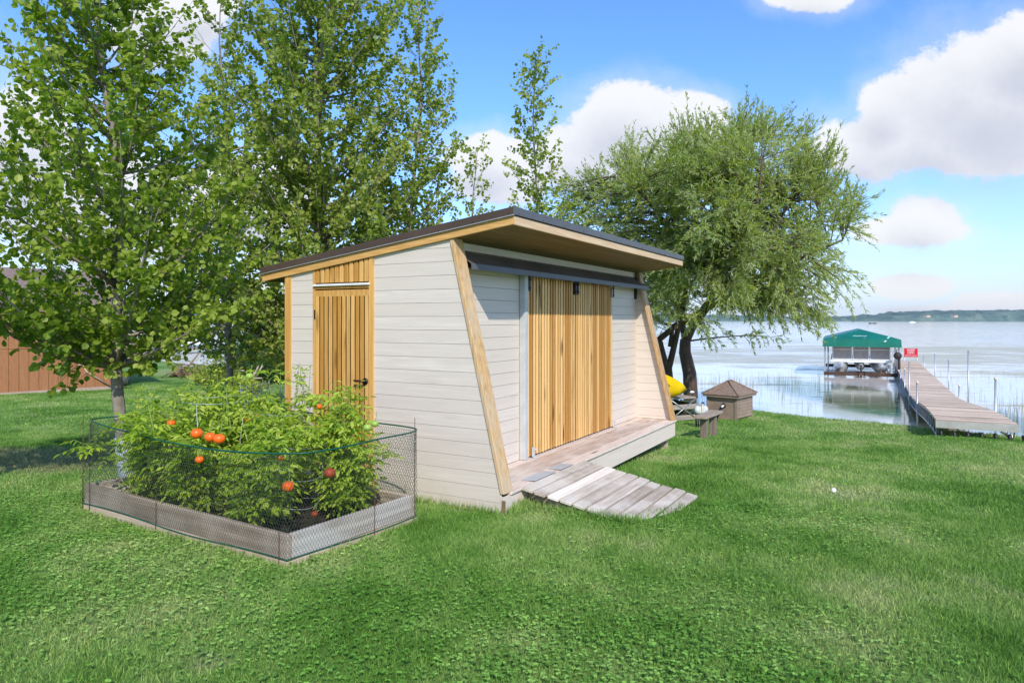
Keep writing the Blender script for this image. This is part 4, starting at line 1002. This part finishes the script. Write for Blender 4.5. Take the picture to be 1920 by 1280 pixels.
# local x runs along the wall towards the camera, -y is away
while k < LW - .01:
    mb.box((k + .006, .0, .10), (k + .244, .016, 2.58), .5); k += .25
mb.box((0, -.10, .10), (LW, -.002, 2.58), .5)
mb.box((0.0, -7, .10), (.1, -.102, 2.58), .5)
mb.build('wall', m, e)
MB().box((-.02, -7, -.3), (LW, .03, .098)).build('base_board', plain('pinkish_sill', (.44, .33, .27), .8), e)
MB().box((-.018, .017, .10), (.10, .04, 2.56), .5).build('corner_board', m, e)
mb = MB(); mb.prism([(.55, 2.48), (.55, 2.62), (-3.5, 4.01), (-7.6, 2.62), (-7.6, 2.48), (-3.5, 3.86)], -.5, LW, 'x'); mb.build('roof', M['shingle'], e)
mb = MB(); mb.box((.02, .0405, .02), (.021, .041, .021)); 
mb = MB(); mb.box((.75, .017, .82), (.98, .10, .98)); mb.tube([(.86, .06, .84), (.75, .07, .6), (.10, .08, .12)], .022, 6); mb.build('vent_box', M['tan'], e)
mb = MB(); mb.tube([(-.02, .1, .42), (-.35, .35, .22)], [.10, .16], 8); mb.tube([(-.02, .1, .42), (-.02, .1, 2.2)], .06, 8); mb.build('downspout', plain('dark_blue_grey_plastic', (.06, .065, .075), .6), e)

# ------------------------------------------------------------------ things near the willow
def ge(x, y): return float(gz(x, y))
# pump house box
N_ = np.array([4.9, 15.0]); ax_ = unit(np.array([-.75, .66])); box_a = math.atan2(ax_[1], ax_[0])
e = empty('pump_box', (N_[0], N_[1], ge(*N_) - .02), box_a, 'brown wooden pump house box with a low hipped shingle roof at the water edge', 'pump house')
# local x = along the left face away from the near corner, local y negative = along the right face
A_, B_ = .70, .86; hb = .50
mb = MB(); mb.box((0.012, -B_, .04), (A_ - .0, -.012, hb), .5); mb.build('side_panel', M['boxbrown'], e)
mb = MB()
for k in range(6): mb.prism([(-.010, .06 + k * .072), (.004, .06 + (k + 1) * .072), (.011, .06 + (k + 1) * .072), (.011, .06 + k * .072)], 0, 0) if False else mb.add([(-.008, -.06, .06 + k * .072), (-.008, -B_ + .05, .06 + k * .072), (.004, -B_ + .05, .128 + k * .072), (.004, -.06, .128 + k * .072), (.0118, -.06, .06 + k * .072), (.0118, -B_ + .05, .06 + k * .072)], [(0, 3, 2, 1), (0, 1, 5, 4)])
mb.build('lap_siding', M['boxbrown'], e)
for a_, b_ in (((-.004, -.055, .0), (.052, .004, hb)), ((A_ - .05, -.05, 0), (A_ + .004, .004, hb)), ((-.004, -B_, 0), (.05, -B_ + .05, hb)), ((.053, -.010, .0), (A_ - .051, .008, .05))): MB().box(a_, b_).build('corner_trim', M['boxbrown'], e)
MB().tube([(.30, -.006, .32), (.30, .002, .32)], .052, 16).build('pipe_hole', M['black'], e)
mb = MB(); mb.tube([(.30, .0, .31), (.30, .05, .32), (.31, .09, .28)], .024, 8); mb.build('white_pipe', M['white'], e)
mb = MB(); mb.tube([(.31, .085, .285), (.35, .16, .15), (.40, .24, -.02)], .036, 10); mb.build('black_hose', M['black'], e)
o_ = .065; x0, x1, y0, y1 = -o_, A_ + o_, -B_ - o_, o_; cx_, cy_ = A_ / 2, -B_ / 2; zt = .84
mb = MB(); mb.box((x0, y0, hb + .002), (x1, y1, hb + .055), .4); mb.build('eave_board', M['boxbrown'], e)
mb = MB(); z_ = hb + .057; tk = .02
r1, r2 = (cx_, cy_ - .10, zt), (cx_, cy_ + .10, zt); q = [(x0 - tk, y0 - tk, z_), (x1 + tk, y0 - tk, z_), (x1 + tk, y1 + tk, z_), (x0 - tk, y1 + tk, z_)]
mb.add(q + [r1, r2], [(0, 1, 4), (1, 2, 5, 4), (2, 3, 5), (3, 0, 4, 5), (3, 2, 1, 0)])
for (a, bq) in ((q[0], r1), (q[1], r1), (q[2], r2), (q[3], r2), (r1, r2)): mb.tube([(a[0], a[1], a[2] + .008), (bq[0], bq[1], bq[2] + .008)], .014, 6)
mb.build('hipped_roof', M['shingle'], e)

# bench
p1_, p2_ = np.array([3.20, 11.65]), np.array([3.66, 12.35]); dv = unit(p2_ - p1_); L_ = np.linalg.norm(p2_ - p1_)
e = empty('plank_bench', (p1_[0], p1_[1], ge(*p1_)), math.atan2(dv[1], dv[0]), 'short plank bench on two square posts in the grass in front of the brown box', 'bench')
zt = .03 - ge(*p1_)
MB().box((-.06, -.11, zt - .045), (L_ + .06, .11, zt), .6).build('seat', wood('bench_plank', (.46, .36, .28), (.24, .18, .13), 'X', .8, .2, .3, .7), e, .004)
for k in (.16, .66): MB().box((k - .05, -.055, -.3), (k + .06, .055, zt - .047), .35).build('leg', wood('bench_post', (.30, .24, .19), (.16, .12, .09), 'Z', .8), e, .004)

# outdoor outlet on a stake
p = at_px(1314, 790, 13.6); e = empty('outdoor_outlet', (p[0], p[1], ge(p[0], p[1])), .3, 'pale twin lobed outlet cover on short stakes behind the bench', 'outdoor outlet')
zz = .34
mb = MB(); mb.sphere((-.075, 0, zz), .085, 12, 8, sq=(.8, .7, 1)); mb.sphere((.085, 0, zz), .085, 12, 8, sq=(.9, .7, .95)); mb.box((-.06, -.05, zz - .06), (.07, .05, zz + .07)); mb.build('cover', plain('light_grey_plastic', (.60, .61, .60), .5), e)
mb = MB(); mb.box((-.02, -.07, -.1), (.02, -.052, zz + .12), .5); mb.build('stake', M['ramp'], e)
mb = MB(); mb.tube([(-.10, 0, -.1), (-.10, 0, zz - .06)], .022, 8); mb.tube([(-.05, 0, -.1), (-.05, 0, zz - .05)], .012, 8); mb.tube([(.06, .02, zz + .08), (.06, .02, zz + .14)], .03, 8); mb.tube([(.05, 0, zz - .03), (.13, .02, .12)], .035, 8); mb.build('conduit', M['black'], e)

# stored dock section (grey frame) carrying the kayak
p = np.array([3.62, 14.9]); e = empty('stored_dock_section', (p[0], p[1], ge(*p)), R(205), 'weathered grey dock section with crossed metal braces lying behind the bench', 'dock section')
mb = MB()
for k in range(9): mb.box((-.35 + k * .165, -1.1, .47), (-.35 + k * .165 + .155, .12, .50))
mb.build('planks', wood('old_dock_boards', (.36, .31, .26), (.16, .13, .105), 'Y', .85, .2, .4, .5), e)
mb = MB()
for z_ in (.02, .25): mb.box((-.36, .125, z_), (1.15, .165, z_ + .10), .6); mb.box((-.40, -1.1, z_), (-.361, .165, z_ + .10), .4)
mb.build('frame_board', wood('old_dock_frame', (.40, .34, .28), (.20, .16, .13), 'X', .85, .2, .4, .5), e)
mb = MB()
for k in range(2):
    x = -.30 + k * .7; mb.tube([(x, .175, .06), (x + .65, .175, .46)], .012, 6); mb.tube([(x, .175, .46), (x + .65, .175, .06)], .012, 6)
mb.tube([(-.41, .1, .06), (-.41, -.9, .45)], .012, 6); mb.tube([(-.41, .1, .45), (-.41, -.9, .06)], .012, 6)
mb.box((-.38, .10, 0), (-.33, .172, .47), .5); mb.build('cross_brace', M['galv'], e)

# kayak, bow towards the lake bank, on the dock section
tip = at_px(1290, 732, 14.5); dirk = unit(np.array([-.70, .70, .07])); LK = 3.0
upk = np.array([0, 0, 1.]); sidek = unit(np.cross(dirk, upk)); upk = np.cross(sidek, dirk)
# it lies tipped on its side, deck towards the lawn
ra = R(68); sidek, upk = sidek * cos(ra) + upk * sin(ra), upk * cos(ra) - sidek * sin(ra)
e = empty('kayak', tuple(tip), 0, 'bright yellow kayak whose pointed bow sticks out behind the shed', 'kayak')
vs = []; fs = []; n = 26; kk = 16
for i in range(n):
    t_ = i / (n - 1); s_ = math.sin(pi * min(max(t_, .0), 1)) ** .62; wd = .36 * s_ + .012; up_ = .20 * s_ ** .8 + .02; rk = .10 * (2 * t_ - 1) ** 4
    for j in range(kk):
        a = 2 * pi * j / kk; x = wd * math.copysign(abs(cos(a)) ** .8, cos(a)); z_ = (up_ * sin(a) * (.85 if sin(a) > 0 else 1.05)) + rk
        vs.append(dirk * (t_ * LK) + sidek * x + upk * (z_ - .02))
for i in range(n - 1):
    for j in range(kk): fs.append((i * kk + j, i * kk + (j + 1) % kk, (i + 1) * kk + (j + 1) % kk, (i + 1) * kk + j))
fs += [tuple(range(kk)), tuple(range((n - 1) * kk, n * kk))[::-1]]
mb = MB(); mb.add(vs, fs, smooth=True); hull = mb.build('hull', M['yellow'], e)
mb = MB(); cc = dirk * 1.5 + upk * .16; mb.tube([cc + dirk * .38 * cos(a) + sidek * .22 * sin(a) for a in np.linspace(0, 2 * pi, 21)], .022, 6); mb.build('cockpit_rim', M['black'], e)
mb = MB(); cc = dirk * .5 + sidek * -.0 + upk * .07
# flat dark patch painting the shade of a moulded recess on the bow deck
def kup(t_m):
    s_ = math.sin(pi * t_m / LK) ** .62; return (.20 * s_ ** .8 + .02) * .85 + .10 * (2 * t_m / LK - 1) ** 4 - .012
mb.add([dirk * q_ + sidek * w__ + upk * (kup(q_) - abs(w__) * .18) for q_, w__ in ((.34, .0), (.44, .06), (.58, .09), (.74, .13), (.74, -.13), (.58, -.11), (.44, -.05))], [(0, 1, 2, 3, 4, 5, 6)]); mb.build('deck_recess_shade', plain('shadowed_yellow_recess', (.40, .26, .01), .6), e)
mb = MB(); mb.tube([dirk * .03 + upk * .10, dirk * -.02 + upk * .04 + sidek * .02, dirk * -.03 - upk * .03, dirk * .02 - upk * .07], .014, 8); mb.build('grab_handle', M['black'], e)
mb = MB(); mb.sphere(tuple(dirk * -.05 - upk * .075), .045, 10, 6, sq=(1.3, .8, .6)); mb.build('bow_bumper', M['white'], e)

# ball in the grass
p = at_px(1563, 925, 7.05); o = MB().sphere((0, 0, 0), .026, 16, 10).build('lawn_ball', M['ball']); o.location = (p[0], p[1], ge(p[0], p[1]) + .035); tag(o, 'small white ball lying alone on the open lawn', 'ball')

# ------------------------------------------------------------------ dock
dn, df = np.array([7.66, 11.35]), np.array([20.6, 36.0]); dl = np.linalg.norm(df - dn); dd = (df - dn) / dl
e = empty('lake_dock', (dn[0], dn[1], 0), math.atan2(dd[1], dd[0]) - pi / 2, 'long weathered plank dock on galvanised legs running out from the bank', 'dock')
# local y along the dock, local x across (to the right)
HWD = .565
def dz(y): return -.035 - .465 * sm(y / 10.2) if y < 10.2 else -.50
mb = MB(); y = 0.0; pw = .140
while y < dl:
    a = y; b_ = y + pw - .008; za, zb = float(dz(a)), float(dz(b_)); j = random.uniform(-.006, .006)
    v = [(-HWD + j, a, za - .03), (HWD + j, a, za - .03), (HWD + j, b_, zb - .03), (-HWD + j, b_, zb - .03), (-HWD + j, a, za), (HWD + j, a, za), (HWD + j, b_, zb), (-HWD + j, b_, zb)]
    mb.add(v, [(0, 3, 2, 1), (4, 5, 6, 7), (0, 1, 5, 4), (1, 2, 6, 5), (2, 3, 7, 6), (3, 0, 4, 7)]); y += pw
mb.build('planks', M['dockwood'], e)
for sx in (-1, 1):
    mb = MB()
    ysd = np.arange(0, dl, .6)
    for k in range(len(ysd) - 1):
        a, b_ = ysd[k], ysd[k + 1]; x = sx * (HWD - .03); za, zb = float(dz(a)) - .032, float(dz(b_)) - .032
        mb.tube([(x, a, za - .02), (x, b_, zb - .02)], .02, 5); mb.tube([(x, a, za - .26), (x, b_, zb - .26)], .02, 5)
        mb.tube([(x, a, za - .02), (x, (a + b_) / 2, (za + zb) / 2 - .26)], .011, 5); mb.tube([(x, (a + b_) / 2, (za + zb) / 2 - .26), (x, b_, zb - .02)], .011, 5)
    mb.build('side_truss', M['galv'], e)
MB().box((-HWD - .01, -.045, float(dz(0)) - .12), (HWD + .01, -.002, float(dz(0)) - .004), .5).build('end_board', plain('pale_end_board', (.42, .41, .36), .8, 0, .2, 4), e)
mb = MB()
for k in range(7):
    x = -HWD + .06 + k * .19; mb.tube([(x, .01, float(dz(0)) - .17), (x + .03, .02, float(dz(0)) - .34)], .03, 7)
mb.build('end_roller', M['black'], e)
for (y, sx, top_, cap) in ((2.6, 1, .62, 1), (5.0, -1, .45, 1), (6.9, 1, 1.35, 0), (8.9, -1, 1.0, 0), (9.0, 1, .30, 1), (12, 1, .95, 0), (12.2, -1, .55, 1), (16, -1, .35, 0), (17.5, 1, .9, 0), (21, -1, .9, 0), (24, 1, .5, 0), (26.5, -1, .6, 0)):
    x = sx * (HWD + .035); zb = float(dz(y))
    o = MB().tube([(x, y, -1.7), (x, y, zb + top_ * .95)], .019, 10).build('post', M['galv'], e)
    if cap: MB().tube([(x, y, zb + top_ * .95 + .001), (x, y, zb + top_ * .95 + .06)], [.027, .029], 10).build('cap', plain('cream_cap', (.72, .62, .50), .5), o)
for y in np.arange(10.8, dl, 3.05):
    mb = MB()
    for sx in (-1, 1): mb.tube([(sx * (HWD - .08), y, -1.9), (sx * (HWD - .08), y, -.55)], .024, 8)
    mb.tube([(-HWD + .08, y, -.98), (HWD - .08, y, -.98)], .014, 6); mb.build('leg_frame', M['galv'], e)
# sign beyond the dock end
def text_mesh(body, size, m_, parent, loc, rot, name='lettering', ext=.002):
    cu = bpy.data.curves.new('t', 'FONT'); cu.body = body; cu.size = size; cu.align_x = 'CENTER'; cu.align_y = 'CENTER'; cu.extrude = ext; cu.resolution_u = 2
    o = bpy.data.objects.new('t', cu); C.objects.link(o); bpy.context.view_layer.update()
    me = bpy.data.meshes.new_from_object(o.evaluated_get(bpy.context.evaluated_depsgraph_get())); bpy.data.objects.remove(o)
    q = link(name, me, m_, parent); q.location = loc; q.rotation_euler = rot; return q
SD = 37.0; p = at_px(1708, 661, SD); e = empty('dock_sign', (p[0], SD, p[2]), -R(26), 'small red sign with white lettering on two posts at the dock end', 'sign')
MB().box((-.315, -.008, -.23), (.315, .008, .23)).build('sign_board', M['signred'], e)
for q_, sz, zz in (('KEEP', .17, .13), ('OFF!', .17, -.02), ('PRIVATE DOCK', .078, -.155)): text_mesh(q_, sz, M['white'], e, (0, -.012, zz), (pi / 2, 0, 0))
for x in (-.30, .30): MB().tube([(x, .03, -1.9), (x, .03, .2)], .02, 8).build('post', M['galv'], e)

# ------------------------------------------------------------------ boat lift with canopy and pontoon boat
LD = 30.5; p = at_px(1615, 708, LD); LZ = ZW; RZ = -R(25.0)
lift = empty('boat_lift', (p[0], LD, LZ), RZ, 'boat lift of rusty beams and grey posts under a green hipped canopy', 'boat lift')
# canopy: ridge, hipped front, valance
hw, yl = 1.57, 6.2; ze, zr_, zb = 1.70, 2.13, 1.36
V_ = [(-hw, 0, zb), (hw, 0, zb), (hw, yl, zb), (-hw, yl, zb), (-hw * .985, .02, ze), (hw * .985, .02, ze), (hw * .985, yl - .02, ze), (-hw * .985, yl - .02, ze), (0, 1.0, zr_), (0, yl - 1.0, zr_)]
mb = MB(); mb.add(V_, [(0, 1, 5, 4), (1, 2, 6, 5), (2, 3, 7, 6), (3, 0, 4, 7), (4, 5, 8), (5, 6, 9, 8), (6, 7, 9), (7, 4, 8, 9)]); cano = mb.build('canopy', M['green_fabric'], lift)
sd_ = cano.modifiers.new('thickness', 'SOLIDIFY'); sd_.thickness = .012
th = math.atan2(zr_ - ze, .98)
text_mesh('playbuoy', .155, plain('pale_mint_print', (.62, .85, .76), .6), cano, (-.05, .30, ze + .145), (th, 0, 0), ext=.003)
text_mesh('lift', .085, plain('mint_print', (.25, .55, .42), .6), cano, (.12, .06, ze + .045), (th, 0, 0), ext=.003)
mb = MB()
for (x, z_, l_) in ((.98, .05, .20), (.86, -.10, .13)): mb.add([(x, -.016 if z_ < 0 else .06, ze + z_), (x + .07, -.016 if z_ < 0 else .04, ze + z_ - .02), (x + .07 + l_ * .6, .01 if z_ < 0 else .22, ze + z_ + l_ * .5), (x + l_ * .6, .01 if z_ < 0 else .24, ze + z_ + l_ * .55)], [(0, 1, 2, 3)])
mb.build('sheen_streaks', plain('pale_sheen', (.35, .60, .52), .5), cano)  # pale strips painting the slanting sheen at the canopy corner
for (x, y) in ((-hw + .10, .25), (-hw + .2, yl - .3), (hw - .10, .25), (hw - .2, yl - .3)):
    mb = MB(); mb.box((x - .035, y - .035, -.9), (x + .035, y + .035, zb + .3)); mb.build('post', M['galv'], lift)
for (x, y) in ((-hw + .22, .30), (hw - .24, .30)): MB().tube([(x, y, .0), (x, y, zb + .3)], .02, 8).build('canopy_leg', M['galv'], lift)
mb = MB()
for (y, z_) in ((.25, .06), (yl - .4, .10)): mb.box((-hw + .05, y - .05, z_), (hw - .05, y + .05, z_ + .15))
for x in (-1.0, .85): mb.box((x, .3, .215), (x + .12, yl - .4, .30))
mb.box((-hw + .05, .1, -.12), (hw - .05, .18, -.04)); mb.build('lift_beam', plain('rusty_dark_beam', (.075, .040, .028), .8, 0, .6, 4), lift)
mb = MB(); mb.tube([(hw - .1, .15, .1), (hw - .1, .15, 1.05)], .06, 8); mb.tube([(hw - .16, .05, 1.0), (hw - .16, -.02, 1.0)], .16, 14); mb.build('winch', M['darksteel'], lift)
pb_ = empty('pontoon_boat', (p[0], LD, LZ), RZ, 'pontoon boat with grey tan fence panels resting on the lift under the green canopy', 'boat')
BWH = 1.16; zd = .75
MB().box((-BWH - .06, .45, zd - .10), (BWH + .06, 6.3, zd), .5).build('deck', M['white'], pb_)
def panel(x0, x1, y_, z0, z1):
    mb = MB(); mb.box((x0 + .025, y_ - .01, z0 + .025), (x1 - .025, y_ + .01, z1 - .025), .5); o = mb.build('fence_panel', M['boatgrey'], pb_)
    mb = MB(); f_ = .022
    mb.box((x0, y_ - .02, z0), (x1, y_ + .02, z0 + f_ * 1.3)); mb.box((x0, y_ - .02, z1 - f_), (x1, y_ + .02, z1)); mb.box((x0, y_ - .021, z0), (x0 + f_ * 1.5, y_ + .021, z1)); mb.box((x1 - f_ * 1.5, y_ - .021, z0), (x1, y_ + .021, z1))
    mb.box((x0 + .03, y_ - .014, z0 + (z1 - z0) * .70), (x1 - .03, y_ + .014, z0 + (z1 - z0) * .70 + .03)); mb.build('panel_frame', M['white'], o)
panel(-BWH, -.35, .55, zd + .01, 1.40); panel(-.33, .33, .55, zd + .01, 1.36); panel(.35, BWH, .55, zd + .01, 1.40)
mb = MB()
for sx in (-1, 1): mb.box((sx * BWH - .012, .60, zd + .01), (sx * BWH + .012, 6.1, 1.36))
mb.build('side_fence', M['boatgrey'], pb_)
MB().box((-.30, .62, zd + .3), (.30, .9, 1.34)).build('seat_back', M['black'], pb_)
for sx in (-1, 1):
    x = sx * .80; z_ = .44
    MB().tube([(x, .15, z_ + .10), (x, .25, z_ + .06), (x, .50, z_ + .02), (x, .95, z_), (x, 5.9, z_), (x, 6.2, z_)], [.02, .10, .20, .30, .30, .26], 18).build('pontoon', M['boatalu'], pb_)
    mb = MB(); mb.tube([(x - sx * .2, .6, zd - .1), (x + sx * .28, .3, zd - .16), (x + sx * .36, .3, .3)], .014, 6); mb.build('bow_bracket', M['galv'], pb_)
MB().tube([(0, .35, .55), (0, .6, .50), (0, 1.2, .45), (0, 5.8, .45)], [.02, .12, .19, .19], 14).build('centre_tube', M['boatalu'], pb_)
mb = MB(); mb.box((-.20, .2, .22), (.20, .26, .26)); mb.box((-.14, .2, .0), (-.10, .26, .25)); mb.box((.10, .2, .0), (.14, .26, .25)); mb.box((-.22, .2, -.02), (.22, .26, .02)); mb.tube([(0, .3, .0), (0, .3, .55)], .035, 8); mb.build('bow_stop', M['black'], lift)

# small stone in the shallows beside the dock
p = at_px(1712, 790, 15.3); mb = MB(); rock((0, 0, 0), .22, mb, np.random.default_rng(4)); o = mb.build('shallow_rock', plain('wet_grey_rock', (.20, .20, .18), .6, 0, .3)); o.location = (p[0], p[1], ZW + .04); tag(o, 'grey rock standing in the shallow water left of the dock', 'rock')

# far boats
p = at_px(1637, 605.5, 480); e = empty('fishing_boat', (p[0], 480, ZW), .1, 'tiny dark fishing boat far out on the lake', 'boat'); e.scale = (.6,) * 3
mb = MB(); mb.prism([(-5, .9), (5, .9), (4.2, 0), (-4.4, 0)], 0, 1.6, 'y'); mb.build('hull', M['black'], e)
mb = MB(); mb.sphere((-3.6, .8, 1.3), .45, 8, 6, sq=(1, 1, 1.6)); mb.sphere((2.2, .8, 1.3), .45, 8, 6, sq=(1, 1, 1.5)); mb.build('seated_cargo', M['black'], e)
p = at_px(1711, 604, 700); e = empty('speed_boat', (p[0], 700, ZW), .1, 'tiny white motorboat near the far woods', 'boat'); e.scale = (.6,) * 3
MB().prism([(-6, .8), (6, 1.4), (4, 0), (-6, 0)], 0, 2.5, 'y').build('hull', M['white'], e); MB().prism([(-2, .9), (1.5, 1.1), (.2, 2.4), (-1.6, 2.3)], .4, 2, 'y').build('cabin', M['white'], e)

# reeds standing in the shallows
r_ = np.random.default_rng(8); P0 = []; P1 = []; LT = []
def reedpatch(n, px0, px1, d0, d1, h0, h1):
    for i in range(n):
        px = r_.uniform(px0, px1); d = r_.uniform(d0, d1); x = (px - 960) / F * d
        if lake_dist(x, d) < .6: continue
        if abs(px - 1615) < 75 and d < 31: continue
        cl = math.sin(x * 3.1) + math.sin(x * 7.7 + 1) + math.sin(d * 2.3)
        if cl < r_.uniform(-1.2, 1.4): continue
        hh = r_.uniform(h0, h1); P0.append((x, d, ZW - .1)); P1.append((x + r_.normal() * .05 * hh, d + r_.normal() * .04, ZW + hh)); LT.append(r_.random())
reedpatch(600, 1290, 1560, 25.5, 28.5, .15, .5); reedpatch(150, 1290, 1540, 19, 25, .12, .4); reedpatch(700, 1860, 2050, 14.5, 20, .15, .42); reedpatch(260, 1760, 1960, 20, 34, .1, .3)
Vn, Fn = sticks(np.array(P0), np.array(P1), .006, .002); o = fast('shore_reeds', Vn, Fn, M['reed'], None, np.repeat(LT, 6)); tag(o, 'thin pale reeds standing in the shallow lake water', 'reeds', kind='stuff')

# ------------------------------------------------------------------ grass
def keep(x, y):
    q = np.stack([x - OX, y - OY], 1); u = q @ np.array(UV); v = q @ np.array(VV)
    ok = ~((u > -.012) & (u < LO + .0) & (v > -.02) & (v < DD))
    ok &= ~((u > .36) & (u < 1.68) & (v > -1.33) & (v < 0))
    q2 = np.stack([x - BF[0], y - BF[1]], 1); a = q2 @ bx; b_ = q2 @ by
    ok &= ~((a > -.02) & (a < BW + .02) & (b_ > -.02) & (b_ < BL + .02))
    ok &= lake_dist(x, y) < .05
    q3 = np.stack([x - N_[0], y - N_[1]], 1); a = q3 @ ax_; b_ = q3 @ np.array([-ax_[1], ax_[0]]); ok &= ~((a > 0) & (a < .7) & (b_ < 0) & (b_ > -.86))
    return ok
def scatter(n, y0, y1, r_, margin=.06):
    # uniform over the visible trapezoid, a little wider than the view
    y = np.sqrt(r_.uniform(y0 ** 2, y1 ** 2, n)); hw_ = (960 / F + margin) * y + .15; x = r_.uniform(-1, 1, n) * hw_
    k = keep(x, y); return x[k], y[k]
r_ = np.random.default_rng(12)
def blades(name, n, y0, y1, h0, h1, w0, label):
    x, y = scatter(n, y0, y1, r_); z = gz(x, y); n = len(x); P_ = np.stack([x, y, z - .004], 1)
    clump = np.sin(x * 9 + np.sin(y * 7)) * np.sin(y * 8.3 + np.cos(x * 6)); hh = r_.uniform(h0, h1, n) * (1 + .25 * clump)
    D = r_.normal(size=(n, 3)) * .55; D[:, 2] = 1.0; N = r_.normal(size=(n, 3)); N[:, 2] *= .3
    Vn, Fn, k = leaves(P_, D, N, hh, w0 * r_.uniform(.7, 1.3, n), T_TRI)
    o = fast(name, Vn, Fn, M['blade'], None, np.repeat(r_.random(n), k)); tag(o, label, 'grass', kind='stuff')
blades('lawn_grass', 330000, 2.7, 6.2, .022, .050, .0042, 'short mown grass blades of the lawn nearest the viewer')
blades('lawn_grass', 260000, 6.2, 11.5, .025, .052, .0070, 'short mown grass of the lawn around the shed and bench')
blades('lawn_grass', 190000, 11.5, 24, .03, .06, .013, 'short mown grass of the distant lawn and bank')
# clover
def clover(n, y0, y1, s0, name, label):
    x, y = scatter(n, y0, y1, r_); den = np.sin(x * 1.3 + 1.1 * np.sin(y * .9)) + np.sin(y * 1.7 + x * .8 + 2) + .5 * np.sin(x * 3.7) * np.sin(y * 4.1) - .8 * np.clip(x - .2, 0, 2.2)
    k = den > r_.uniform(-1.6, 1.2, len(x)); x, y = x[k], y[k]; n = len(x); z = gz(x, y) + r_.uniform(.018, .042, n)
    out = []; rn_ = r_.random(n); a0 = r_.uniform(0, 2 * pi, n); tilt = r_.normal(size=(n, 3)) * .28 + np.array([0, 0, 1])
    LPs = []; LDs = []; LNs = []
    for j in range(3):
        a = a0 + j * 2.094; LPs.append(np.stack([x, y, z], 1)); LDs.append(np.stack([np.cos(a), np.sin(a), r_.normal(size=n) * .18 - .05], 1)); LNs.append(tilt)
    sz = np.tile(s0 * r_.uniform(.6, 1.3, n), 3)
    Vn, Fn, k = leaves(np.concatenate(LPs), np.concatenate(LDs), np.concatenate(LNs), sz, sz * .98, T_ROUND)
    o = fast(name, Vn, Fn, M['clover'], None, np.repeat(np.tile(rn_ * .9, 3), k)); tag(o, label, 'clover', kind='stuff')
clover(60000, 2.7, 6.6, .0125, 'clover', 'clover leaves spread through the near lawn')
clover(30000, 6.6, 12, .014, 'clover', 'clover leaves spread through the lawn by the shed')
# uncut tufts against the timber
P_ = []; HH = []
def tuft_line(a, b_, n, h, w_=.03):
    for i in range(n):
        t_ = r_.random(); q = np.array(a) * (1 - t_) + np.array(b_) * t_ + r_.normal(size=2) * w_; P_.append((q[0], q[1])); HH.append(h * r_.uniform(.4, 1.2))
def W2(u, v): return W3(u, v)[:2]
tuft_line(W2(-.04, 0), W2(-.04, 2.2), 1500, .09); tuft_line(W2(0, -.07), W2(.4, -.07), 700, .11, .04); tuft_line(W2(.29, -.05), W2(.29, -1.25), 1500, .10, .035); tuft_line(W2(1.72, -.1), W2(1.72, -1.2), 500, .05)
tuft_line(W2(.3, -1.3), W2(1.7, -1.36), 1500, .06, .05); tuft_line(W2(.45, -1.0), W2(1.3, -1.25), 420, .06, .05); tuft_line(W2(1.8, .02), W2(5.1, .02), 900, .07, .04)
for (a, b_, n_) in ((B2(-.03, -.03), B2(-.03, BL), 1500), (B2(-.03, -.03), B2(BW, -.03), 900), (B2(BW + .03, 0), B2(BW + .03, BL), 600)): tuft_line(a, b_, n_, .07)
P_ = np.array(P_); HH = np.array(HH); n = len(P_); D = r_.normal(size=(n, 3)) * .35; D[:, 2] = 1; N = r_.normal(size=(n, 3)); N[:, 2] *= .3
Vn, Fn, k = leaves(np.stack([P_[:, 0], P_[:, 1], gz(P_[:, 0], P_[:, 1]) - .005], 1), D, N, HH, .006 * r_.uniform(.7, 1.4, n), T_TRI)
o = fast('edge_grass', Vn, Fn, M['blade'], None, np.repeat(r_.random(n), k)); tag(o, 'longer uncut grass along the shed, ramp and garden bed', 'grass', kind='stuff')

# ------------------------------------------------------------------ thin air over the lake
m = bpy.data.materials.new('lake_haze'); m.use_nodes = True; nt = m.node_tree
nt.nodes.remove(nt.nodes['Principled BSDF']); pv = nt.nodes.new('ShaderNodeVolumePrincipled')
pv.inputs['Color'].default_value = (.93, .97, 1, 1); pv.inputs['Density'].default_value = .00012; pv.inputs['Anisotropy'].default_value = .2
nt.links.new(pv.outputs[0], nt.nodes['Material Output'].inputs['Volume'])
o = MB().box((-3300, -3300, -9), (3300, 3300, 60)).build('haze', m); tag(o, kind='stuff')
